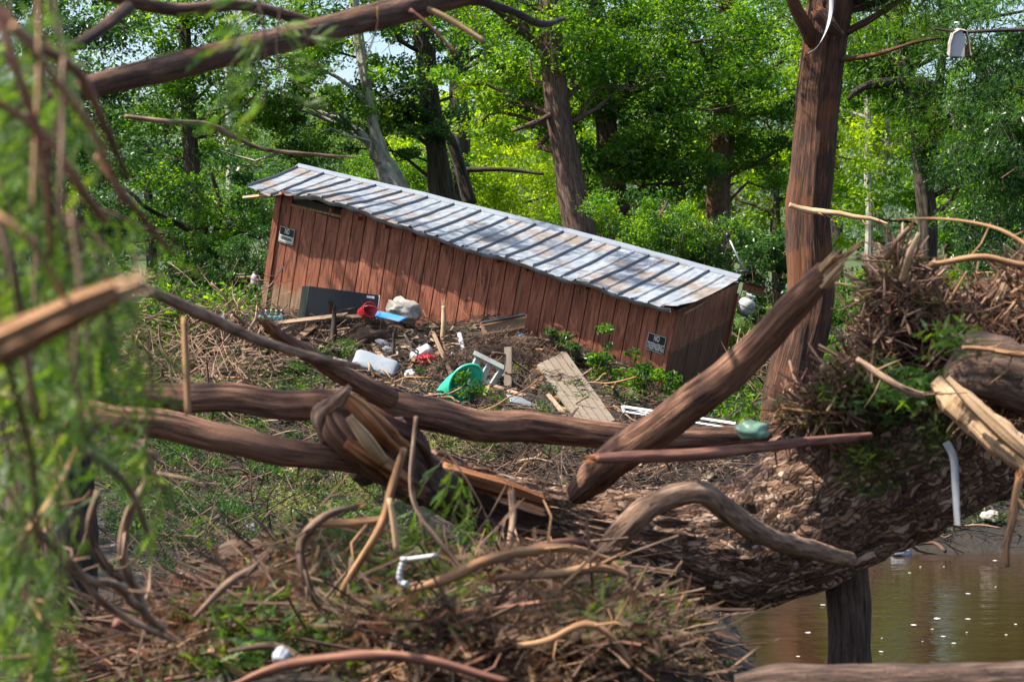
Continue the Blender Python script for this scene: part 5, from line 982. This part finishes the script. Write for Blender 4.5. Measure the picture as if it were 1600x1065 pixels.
# shredded mulch mounds before the shed
def mound(px, py, wpx, hpx, label, seed, mat='mulch', Y=None):
    g = at(px, py); Y = g[1]; rx = wpx / 2 * mpp(Y); rz = hpx * mpp(Y); n1, n2 = 40, 14; rg = np.random.default_rng(seed); V = []
    for i in range(n2):
        f = i / (n2 - 1); ph = f * math.pi / 2
        for j in range(n1):
            a = 6.283 * j / n1; k = 1 + .25 * float(fbm(np.array([math.cos(a) * 2, math.sin(a) * 2, f * 3 + seed]), 3))
            V.append((g[0] + rx * math.cos(ph) * math.cos(a) * k, g[1] + rx * .7 * math.cos(ph) * math.sin(a) * k, g[2] - .1 + rz * math.sin(ph) * k))
    V = np.array(V); Q = np.array([(i * n1 + j, i * n1 + (j + 1) % n1, (i + 1) * n1 + (j + 1) % n1, (i + 1) * n1 + j) for i in range(n2 - 1) for j in range(n1)])
    e = empty('mulch_mound', g); tag(e, label, 'mound'); part(mk('core', V, Q, M[mat], None, True, {'bc': V}), e)
    k = rg.integers(0, len(V), 700); A = V[k] + rg.normal(size=(700, 3)) * .015; d = nrm(rg.normal(size=(700, 3)) * [1, .6, .6]) * rg.uniform(.03, .16, (700, 1)); V2, Q2, bc = twig_lines(A - d, A + d, rg.uniform(.002, .006, 700), rg)
    o = part(mk('shreds', V2, Q2, M['twig_brown'], attrs={'bc': bc}), e); o['kind'] = 'stuff'
mound(590, 525, 110, 32, 'dark shredded mulch mound below the blue board', 1); mound(770, 555, 130, 30, 'wide brown mulch mound behind the shelf rack', 2); mound(700, 575, 90, 26, 'small mulch mound behind the green tub', 3); mound(480, 525, 90, 22, 'low mulch mound below the black cabinet', 4); mound(785, 536, 120, 22, 'low mulch bank under the tilted plywood', 6); mound(862, 548, 110, 24, 'low mulch bank along the middle of the shed wall', 7); mound(945, 580, 120, 26, 'low mulch bank under the drooping leafy limb', 8); mound(840, 575, 80, 30, 'mulch mound beside the head of the decking panel', 5)
# countable sticks on the slope
def stick_set(n, x0, x1, y0, y1, label, group, mats, Lr, rr0, seed, y_start=12., lift=.03, tilt=.3, name='driftwood_stick'):
    rg = np.random.default_rng(seed); proto = []
    for k in range(6):
        L = 1.; t = np.linspace(-.5, .5, 6); path = np.stack([t, .022 * rg.normal(size=6), .022 * rg.normal(size=6)], -1); V, F, bc = tube_geo(smooth_path(path, np.ones(6), .06)[0], np.linspace(.016, .008, len(smooth_path(path, np.ones(6), .06)[0])), 6, wob=.2, seed=seed + k)
        for m in mats:
            me_o = mk(name, V, F, M[m], None, True, {'bc': bc}); proto.append(me_o.data); bpy.data.objects.remove(me_o)
    for k in range(n):
        g = G(rg.uniform(x0, x1), rg.uniform(y0, y1), y_start); L = rg.uniform(*Lr)
        o = bpy.data.objects.new(name, proto[rg.integers(len(proto))]); C.objects.link(o); a = rg.uniform(0, 6.283); ti = rg.normal() * tilt
        o.location = g + np.array([0, 0, lift + abs(math.sin(ti)) * L * .4]); s = rg.uniform(*rr0); o.rotation_euler = (0, ti, a); o.scale = (L, s, s); tag(o, label, 'stick', group)
stick_set(140, 380, 1010, 500, 760, 'bare driftwood stick lying loose on the debris slope before the shed', 'loose sticks on the debris slope', ['twig_brown', 'twig_tan', 'branch_grey', 'bark_dark'], (.3, .95), (.4, 1.3), 21)
stick_set(36, 200, 420, 505, 700, 'broken stick in the brushy heap left of the shed debris', 'broken sticks left of the shed', ['twig_brown', 'bark_dark', 'branch_grey', 'twig_brown'], (.4, 1.3), (.6, 1.6), 22, tilt=.6)
stick_set(26, 1150, 1330, 540, 640, 'snapped stick in the brush between shed and red cypress', 'sticks beside the red cypress', ['twig_brown', 'branch_grey'], (.4, 1.2), (.5, 1.3), 23, tilt=.6)
stick_set(22, 1330, 1600, 760, 860, 'drowned stick on the far bank of the creek', 'sticks on the far bank', ['twig_brown', 'bark_dark', 'branch_grey'], (.3, .9), (.5, 1.2), 24)
# weeds and draped green sprays
def weeds(name, pts, n, size, mat, label, tint=.5, asp=.35, r=.12, hang=0., rg=rg, up=.5, parent=None):
    V, Q, T = leaf_cloud(pts + np.array([0, 0, r * .45]), np.array([r, r, r * .6]), n, size, rg, asp, up, hang, tint, .2)
    o = mk(name, V, Q, M[mat], attrs={'tint': T})
    tag(o, label, 'plants', kind='stuff'); return o
def cull(p, k=.03): return p[~inshed(p) & (p[:, 2] > k)]
weeds('slope_weeds', cull(np.vstack([scatter_px(70, 200, 520, 560, 700, rg), scatter_px(6, 560, 820, 560, 640, rg), scatter_px(14, 640, 1000, 690, 760, rg), scatter_px(30, 950, 1050, 560, 640, rg), scatter_px(50, 180, 420, 450, 580, rg)])), 70, .06, 'weed', 'flattened green weeds on the debris slope', .45, .3)
weeds('drift_needles', cull(np.vstack([scatter_px(110, 200, 560, 540, 720, rg), scatter_px(16, 560, 1000, 600, 720, rg), scatter_px(120, 180, 640, 690, 860, rg)])), 90, .09, 'needle', 'green needle sprays draped over the debris slope', .15, .13, .14, .6)
weeds('mud_weeds', cull(np.vstack([scatter_px(230, 120, 480, 720, 900, rg, 11.), scatter_px(20, 400, 640, 720, 830, rg, 11.)])), 36, .035, 'weed', 'low green weeds dotting the mud flat', .25, .3, .08)
weeds('dry_weeds', cull(np.vstack([scatter_px(55, 430, 600, 735, 830, rg, 11.), scatter_px(24, 640, 760, 650, 720, rg, 11.), scatter_px(24, 130, 230, 500, 570, rg)])), 70, .06, 'weed', 'pale yellowing weeds below the dark log', .95, .2, .13)
weeds('bank_weeds', cull(np.vstack([scatter_px(70, 1380, 1620, 700, 850, rg), scatter_px(30, 1180, 1330, 560, 660, rg)]), .1), 70, .06, 'weed', 'dark green weeds on the far creek bank', .35, .25, .14, .4)
weeds('wood_floor', cull(np.vstack([on_ground(600, -16, 16, 31, 60, rg), on_ground(150, 2.2, 9, 22, 31, rg), on_ground(160, -10, -3.6, 25, 32, rg)])), 60, .10, 'leaf', 'green undergrowth carpeting the woodland floor', .4, .45, .5)
# pebbles on the mud
p = cull(scatter_px(60, 130, 400, 730, 900, rg, 11.)); b = MB()
for q in p:
    s = rg.uniform(.006, .018); V, F = bevbox((s * 2, s * 1.6, s), s * .3); b.add(V + q + (0, 0, s * .3), F)
M['pebble'] = plain('pale_pebbles', (.25, .23, .2), .8, .4, 30); tag(b.build('pebbles', M['pebble'], None, True), 'pale pebbles and shells scattered on the mud flat', 'pebbles', kind='stuff')

# ---- cypress boughs
def frond(L, n, rg, nl=.2):
    """flat feather of needles along +x, tris"""
    x = np.linspace(.06, 1, n) * L; V = []; 
    for s in (-1, 1):
        l = nl * L * np.sin(np.linspace(.5, 2.9, n)) * (1 + .15 * rg.normal(size=n)); w_ = L / n * .42; dz = rg.normal(size=n) * .02 * L
        V.append(np.stack([np.stack([x - w_, x * 0, x * 0], -1), np.stack([x + w_, x * 0, x * 0], -1), np.stack([x + l * .45, s * l, dz], -1)], 1))
    V = np.concatenate(V); st = np.array([[[0, -.004 * L, 0], [0, .004 * L, 0], [L, 0, 0]]]); return np.concatenate([V, st]).reshape(-1, 3)
def stamp(base, pos, R, s):            # base (k,3) ; pos (n,3) ; R (n,3,3) ; s (n,)
    return (np.einsum('nij,kj->nki', R, base) * s[:, None, None] + pos[:, None]).reshape(-1, 3)
def frames(d, rg, nb=None):
    d = nrm(d); u = nrm(np.cross(d, rg.normal(size=d.shape) if nb is None else nb)); return np.stack([d, u, np.cross(d, u)], -1)
def bough_mesh(seed, L=.55, nside=16, sl=.2, nf=10, droop=.8, nn=9):
    """stem along +x with hanging sprays; returns stem mesh data and needle mesh data"""
    rg = np.random.default_rng(seed); fr = [frond(1., nn, rg, .15) for _ in range(3)]; t = np.linspace(0, 1, 8); path = np.stack([t * L, .04 * L * np.cumsum(rg.normal(size=8)) * .5, -.25 * L * t ** 2], -1)
    sp, sr = smooth_path(path, np.linspace(.007, .002, 8), .03); SV = MB(); SV.tube(sp, sr, 6); A = []; B = []; NV = []; NT_ = []
    for k in range(nside):
        p0 = sp[int((.08 + .9 * k / nside) * (len(sp) - 1))]; side = 1 if k % 2 else -1
        d = np.array([.5 + .3 * rg.normal(), side * (.6 + .2 * rg.normal()), -droop * rg.uniform(.5, 1.5)]); d = nrm(d); l = sl * rg.uniform(.6, 1.2); m = 6
        tt = np.linspace(0, 1, m)[:, None]; q = p0 + d * l * tt + np.array([0, 0, -1]) * l * .5 * droop * tt ** 2
        A += list(q[:-1]); B += list(q[1:])
        ff = rg.uniform(.1, 1, nf); pos = np.stack([np.interp(ff, tt[:, 0], q[:, i]) for i in range(3)], -1)
        fd = d * .8 + rg.normal(size=(nf, 3)) * .55 + np.array([0, 0, -.7 * droop]); fl = l * rg.uniform(.3, .6, nf)
        for j in range(3):
            mk_ = np.arange(nf) % 3 == j
            if mk_.any(): NV.append(stamp(fr[j], pos[mk_], frames(fd[mk_], rg), fl[mk_])); NT_.append(np.repeat(np.clip(.5 + .22 * rg.normal(size=mk_.sum()), 0, 1), len(fr[j])))
    V, Q, bc = twig_lines(A, B, .0022, rg); SV.add(V, [tuple(x) for x in Q], bc)
    s = SV.build('stem', M['twig_brown']); NVv = np.vstack(NV); nmo = mk('needles', NVv, np.arange(len(NVv)).reshape(-1, 3), M['needle'], attrs={'tint': np.concatenate(NT_)})
    d = (s.data, nmo.data); bpy.data.objects.remove(s); bpy.data.objects.remove(nmo); return d
BM = [bough_mesh(1, .55, 11, .26, 8), bough_mesh(2, .5, 10, .24, 7), bough_mesh(3, .6, 12, .28, 8), bough_mesh(4, .5, 10, .2, 8, droop=.6)]
def bough(loc_, d, s, label, group, k, roll=0., name='cypress_bough'):
    e = empty(name, loc_); d = nrm(d); Rm = orient((.05, 0, 1.), d)
    q = Matrix(Rm.tolist()).to_4x4() @ Matrix.Rotation(roll, 4, 'X'); e.rotation_euler = q.to_euler(); e.scale = (s, s, s); tag(e, label, 'bough', group)
    for nm, me in zip(('stem', 'needles'), BM[k % len(BM)]): o = bpy.data.objects.new(nm, me); C.objects.link(o); o.parent = e
    return e
lbl = 'hanging green needle bough drooping before the pale split timber and the oaks'; grp = 'needle boughs hanging at the left'
rg = np.random.default_rng(5); kk = 0
for (x0, x1, y0, y1, n, Ya, Yb, s0, s1) in ((-60, 100, -80, 180, 14, 3.4, 5.2, .4, .62), (-60, 130, 180, 560, 22, 3.2, 5.2, .4, .62), (110, 210, 300, 560, 9, 3.8, 5.0, .3, .45), (-40, 80, 560, 850, 11, 3.6, 5.2, .35, .5), (-40, 80, 880, 1080, 6, 4.0, 5.4, .35, .5)):
    for _ in range(n):
        Y = rg.uniform(Ya, Yb); bough(P(rg.uniform(x0, x1), rg.uniform(y0, y1), Y), (.4 + .25 * rg.normal(), rg.normal() * .4, -.8 + .25 * rg.normal()), rg.uniform(s0, s1), lbl, grp, kk, rg.normal() * .5); kk += 1
for k, (px, py, Y, d, s) in enumerate([(395, -30, 5, (.3, 0, -.9), .55), (440, 10, 5.4, (-.2, 0, -.9), .5), (150, 600, 5, (.6, 0, -.5), .5), (215, 690, 5, (.5, 0, -.7), .42), (230, 560, 4.6, (.2, 0, -.9), .4)]):
    bough(P(px, py, Y), d, s, ['small needle spray dangling at the fork of the large limb', 'second needle spray dangling beside it under the large limb', 'needle spray drooping over the pale stump', 'needle spray drooping before the dark log', 'needle spray hanging below the split timber'][k], None, k)
for k, (px, py, Y, d, s) in enumerate([(690, 700, 8.6, (.5, -.2, -.5), .75), (640, 760, 8.4, (.3, -.4, -.8), .8), (720, 780, 8.9, (.4, -.2, -.7), .6), (600, 800, 8.0, (.2, -.4, -.8), .8), (560, 860, 7.6, (-.2, -.3, -.6), .7), (690, 820, 8.4, (.2, -.4, -.8), .7)]):
    bough(P(px, py, Y), d, s, 'bright green needle spray drooping around the torn stump', 'needle sprays around the torn stump', k, name='needle_spray')
# brown bare branches among the boughs
for k, pts in enumerate([[(-40, -30, 3.2, 18), (40, 60, 3.2, 18), (120, 110, 3.3, 17), (165, 200, 3.4, 14), (200, 280, 3.6, 10)], [(-20, 150, 3.0, 14), (70, 210, 3.1, 13), (130, 300, 3.2, 16), (165, 345, 3.3, 14)], [(200, 12, 5.5, 20), (150, 52, 5.2, 18), (90, 85, 5, 16), (20, 100, 4.8, 14)], [(-20, 300, 3, 12), (20, 420, 3, 12), (40, 560, 3.1, 12), (60, 660, 3.2, 9)], [(60, -20, 2.8, 9), (62, 100, 2.8, 9), (55, 230, 2.8, 8), (50, 330, 2.8, 6)], [(100, 90, 2.9, 8), (98, 200, 2.9, 8), (95, 330, 2.9, 7), (110, 420, 3, 5)], [(150, 240, 3.8, 12), (190, 300, 3.8, 12), (240, 360, 3.9, 9), (270, 400, 4, 6)], [(-10, 610, 4, 10), (60, 640, 4, 12), (130, 700, 4.2, 13), (200, 760, 4.4, 11), (230, 830, 4.6, 8)], [(20, 860, 4, 9), (80, 780, 4.1, 10), (120, 700, 4.2, 8)], [(-20, -20, 2.6, 16), (30, 120, 2.6, 15), (70, 260, 2.7, 14), (80, 400, 2.8, 10)], [(20, 40, 2.4, 12), (90, 130, 2.5, 14), (150, 215, 2.6, 13), (190, 320, 2.7, 9)], [(-10, 470, 2.6, 13), (20, 600, 2.6, 12), (50, 720, 2.7, 12), (60, 860, 2.8, 9)], [(110, 330, 2.7, 8), (125, 450, 2.7, 9), (118, 580, 2.8, 8), (135, 690, 2.9, 5)], [(-10, 330, 2.5, 10), (50, 380, 2.5, 11), (100, 470, 2.6, 9), (110, 560, 2.6, 6)]]):
    log('bare_twig', pts, ['twig_red', 'twig_tan', 'bark_red', 'branch_grey', 'twig_tan', 'branch_grey', 'twig_red', 'branch_grey', 'twig_tan'][k % 9], 'blurred bare twig threading through the near needle boughs', 'twig', 'bare twigs among the near boughs', seed=400 + k, seg=8, wob=.1)

# ---- near tangle: curved twigs, dead needles, green sprays
def curly(pts, L, r, rg, sag=.3, m=5, flat=.35):
    n = len(pts); a = rg.uniform(0, 6.283, n); d = np.stack([np.cos(a), np.sin(a) * .7, rg.normal(size=n) * flat], -1); l = rg.uniform(*L, n)[:, None]; b = nrm(rg.normal(size=(n, 3))) * l * sag
    t = np.linspace(-.5, .5, m)[:, None, None]; q = pts[None] + nrm(d)[None] * l[None] * t + b[None] * (t ** 2 - .1) + .3 * b[None][:, :, [1, 2, 0]] * t ** 3
    A = q[:-1].reshape(-1, 3); B = q[1:].reshape(-1, 3); rad = np.tile(rg.uniform(*r, n), m - 1); V, Q, bc = twig_lines(A, B, rad, rg); 
    V = V.reshape(-1, 6, 3); c0 = A[:, None]; c1 = B[:, None]; V[:, 3:] = c1 + (V[:, 3:] - c1) * 2.2; return V.reshape(-1, 3), Q, bc
def near_pts(n, x0, x1, y0, y1, rg, up=.1):
    p = np.array([G(rg.uniform(x0, x1), rg.uniform(y0, y1), 5.2) for _ in range(n)]); p = p[p[:, 1] < 10.5]; p[:, 2] += rg.random(len(p)) * up; return p
rg = np.random.default_rng(31); near = near_pts(5600, 60, 1150, 885, 1075, rg, .22); near = near[fbm(near * 2.2, 2) > -.2]
for nm, sub, L, r, mt, lb in (('tangled_twigs', near[::6], (.2, .8), (.002, .006), 'twig_red', 'red-brown twigs tangled in the near drift'), ('tangled_straw', near[1::8], (.15, .8), (.0015, .0035), 'twig_tan', 'tan straw tangled in the near drift'), ('tangled_roots', near[2::2], (.2, 1.0), (.002, .008), 'twig_brown', 'dull brown roots tangled in the near drift')):
    V, Q, bc = curly(sub, L, r, rg); tag(mk(nm, V, Q, M[mt], attrs={'bc': bc}), lb, 'debris', kind='stuff')
fr = [frond(1., 9, rg, .2) for _ in range(3)]
def needle_patch(name, pts, n, size, label, mat='needle', tint=.5, spread=.06, rg=rg, kind='stuff'):
    idx = np.repeat(np.arange(len(pts)), n); pos = pts[idx] + rg.normal(size=(len(idx), 3)) * spread * np.array([1, 1, .5]); d = rg.normal(size=(len(idx), 3)) * np.array([1, 1, .7]) + np.array([0, -.2, .05]); s = size * rg.uniform(.6, 1.3, len(idx))
    V = stamp(fr[0], pos, frames(d, rg), s); T = np.repeat(np.clip(tint + .2 * rg.normal(size=len(pts))[idx] + .1 * rg.normal(size=len(idx)), 0, 1), len(fr[0]))
    return tag(mk(name, V, np.arange(len(V)).reshape(-1, 3), M[mat], attrs={'tint': T}), label, 'foliage', kind=kind)
M['needle_dead'] = leafmat('dead_needle', (.05, .03, .018), (.11, .065, .035), (.22, .14, .075), .25, .8); M['moss'] = leafmat('mossy_green', (.018, .034, .006), (.045, .078, .010), (.12, .17, .02), .35, .6)
needle_patch('drift_sprays', np.vstack([near_pts(70, 480, 720, 930, 1060, rg, .26), near_pts(70, 900, 1180, 945, 1065, rg, .22), near_pts(26, 330, 500, 900, 960, rg, .2), near_pts(22, 820, 950, 860, 930, rg, .2)]), 60, .07, 'mossy green sprays in the near drift', 'moss', .5)
needle_patch('drift_dead_needles', near[::4], 30, .08, 'brown dead needles matted in the near drift', 'needle_dead', .5, .08)
needle_patch('drift_green_needles', np.vstack([near_pts(80, 0, 420, 880, 1065, rg, .2), near_pts(90, 300, 1100, 900, 1065, rg, .2)]), 30, .07, 'green needles lying in the near left drift', 'needle', .4, .07)
def stick_near(n, x0, x1, y0, y1, seed):
    rg = np.random.default_rng(seed)
    for k in range(n):
        g = near_pts(1, x0, x1, y0, y1, rg, .12)
        if not len(g): continue
        g = g[0]; a = rg.uniform(-.9, .9) + (math.pi if rg.random() < .5 else 0); L = rg.uniform(.25, .7); d = np.array([math.cos(a), math.sin(a) * .6, rg.normal() * .3]); b = rg.normal(size=3) * .12 * L; r = rg.uniform(.005, .019)
        log('tangled_branch', [(*(g - d * L / 2), r), (*(g + b), r * .9), (*(g + d * L / 2), r * .5)], ['twig_red', 'twig_tan', 'twig_brown', 'branch_grey'][rg.integers(4)], 'thin broken branch tangled in the near drift', 'branch', 'branches in the near drift', seed=500 + k + seed, seg=7, wob=.12, world=True)
stick_near(130, 60, 1150, 885, 1070, 3)

# ---- the heap of roots and bark on the great trunk
rg = np.random.default_rng(41)
HP = np.array([P(*a) for a in [(1240, 650, 10.4), (1290, 610, 10.3), (1340, 540, 10.3), (1375, 450, 10.3), (1395, 405, 10.3), (1430, 440, 10.3), (1470, 480, 10.3), (1530, 450, 10.3), (1600, 425, 10.3), (1680, 420, 10.3)]])
LB = np.array([P(*a) for a in [(1215, 690, 10.9), (1290, 655, 10.9), (1350, 620, 10.9), (1400, 600, 10.9), (1440, 595, 10.8), (1480, 610, 10.6), (1520, 650, 10.4), (1570, 640, 10.4), (1630, 620, 10.4), (1700, 600, 10.4)]])
nu, nvv = 60, 26; uu = np.linspace(0, 9, nu); top = np.stack([np.interp(uu, np.arange(10), HP[:, i]) for i in range(3)], -1); bot = np.stack([np.interp(uu, np.arange(10), LB[:, i]) for i in range(3)], -1)
S = []
for k in range(nvv):
    f = k / (nvv - 1); a = f * math.pi; mid = bot + (top - bot) * math.sin(a) ** .8; mid = mid + np.array([0, -.32 * math.cos(a) + .05, 0]) * 1.; S.append(mid)
S = np.array(S); S = S + .07 * np.stack([fbm(S * 4 + 3 * i, 3) for i in range(3)], -1); V = S.reshape(-1, 3)
Q = np.array([(k * nu + j, k * nu + j + 1, (k + 1) * nu + j + 1, (k + 1) * nu + j) for k in range(nvv - 1) for j in range(nu - 1)])
heap = empty('debris_heap', LB[3]); tag(heap, 'peaked heap of shredded roots and bark piled on the great trunk', 'heap'); part(mk('core', V, Q, M['mulch'], None, True, {'bc': V}), heap)
for nm, n, L, r, mt in (('root_shreds', 900, (.12, .5), (.002, .007), 'twig_brown'), ('bark_strips', 500, (.1, .45), (.004, .012), 'branch_grey'), ('straw', 420, (.1, .4), (.0015, .004), 'twig_tan'), ('red_roots', 420, (.1, .4), (.002, .006), 'twig_red')):
    pick = V[rg.integers(0, len(V) * 6 // 10, n)] + rg.normal(size=(n, 3)) * .02; V2, Q2, bc = curly(pick, L, r, rg, .3, 5, .9); o = part(mk(nm, V2, Q2, M[mt], attrs={'bc': bc}), heap); o['kind'] = 'stuff'
fr = [frond(1., 9, rg, .2) for _ in range(3)]
def sprig(pts, n, size, mat, tint): 
    o = needle_patch('needle_tufts', pts, n, size, None, mat, tint, .05, rg); del o['category']; part(o, heap); o['kind'] = 'stuff'
sprig(V[rg.integers(0, nu * 12, 60)], 30, .06, 'moss', .25); sprig(np.vstack([P(1420 + rg.normal() * 14, 600 + rg.normal() * 18, 9.7) for _ in range(14)] + [P(1480 + rg.normal() * 12, 530 + rg.normal() * 12, 9.7) for _ in range(8)] + [P(1370 + rg.normal() * 30, 610 + rg.normal() * 16, 10.1) for _ in range(10)]), 20, .06, 'needle', .2)
sprig(np.vstack([P(1300 + rg.normal() * 45, 640 + rg.normal() * 16, 10.3) for _ in range(14)] + [P(1360 + rg.normal() * 14, 720 + rg.normal() * 30, 10.25) for _ in range(14)] + [P(1470 + rg.normal() * 14, 700 + rg.normal() * 20, 10.2) for _ in range(8)]), 30, .055, 'moss', .3)
sprig(V[rg.integers(0, nu * 14, 80)], 26, .07, 'needle_dead', .5)
for k in range(26):
    g = V[rg.integers(0, nu * 12)]; d = nrm(rg.normal(size=3) * [1, .3, 1] + [.3, 0, .6]); L = rg.uniform(.2, .5); r = rg.uniform(.006, .013); g = g + np.array([0, -.03, 0])
    log('heap_stick', [(*(g - d * L / 2), r), (*(g + rg.normal(size=3) * .03), r), (*(g + d * L / 2), r * .5)], ['twig_red', 'twig_tan', 'branch_grey'][k % 3], 'broken stick sticking out of the peaked root heap', 'stick', 'sticks in the root heap', seed=700 + k, seg=7, wob=.12, world=True)
# brushy drift of fine dead branches left of the shed and by the red cypress
rg = np.random.default_rng(71)
for nm, box, n, up, lb in (('brush_drift', (170, 430, 500, 640), 700, .7, 'grey brush of fine dead branches left of the shed debris'), ('brush_drift', (1130, 1330, 545, 660), 320, .6, 'fine dead brush between the shed corner and the red cypress'), ('brush_drift', (640, 1140, 690, 775), 420, .12, 'matted dead brush below the long smooth log'), ('brush_drift', (200, 640, 730, 880), 420, .12, 'scattered dead brush on the mud flat')):
    p = cull(scatter_px(n, *box, rg)); p[:, 2] += rg.random(len(p)) ** 2 * up; V, Q, bc = curly(p, (.2, 1.0), (.0025, .008), rg, .25, 5, .6); tag(mk(nm, V, Q, M['branch_grey' if up > .5 else 'twig_brown'], attrs={'bc': bc}), lb, 'debris', kind='stuff')
# pale wood chips over the crest
rg = np.random.default_rng(61); p = cull(np.vstack([scatter_px(330, 370, 720, 492, 620, rg), scatter_px(220, 640, 960, 510, 660, rg), scatter_px(40, 820, 1150, 730, 790, rg)])); b = MB()
for q in p:
    L = rg.uniform(.04, .22); V, F = bevbox((L, rg.uniform(.012, .05), .01)); R = orient(nrm(rg.normal(size=3) * .5 + [0, -.3, 1]), nrm(rg.normal(size=3) * [1, .7, .5])); b.add(V @ R.T + q + (0, 0, .03), F, V + rg.random(3) * 9)
tag(b.build('wood_chips', M['wood_pale'], None), 'pale wood chips scattered over the debris crest', 'chips', kind='stuff')
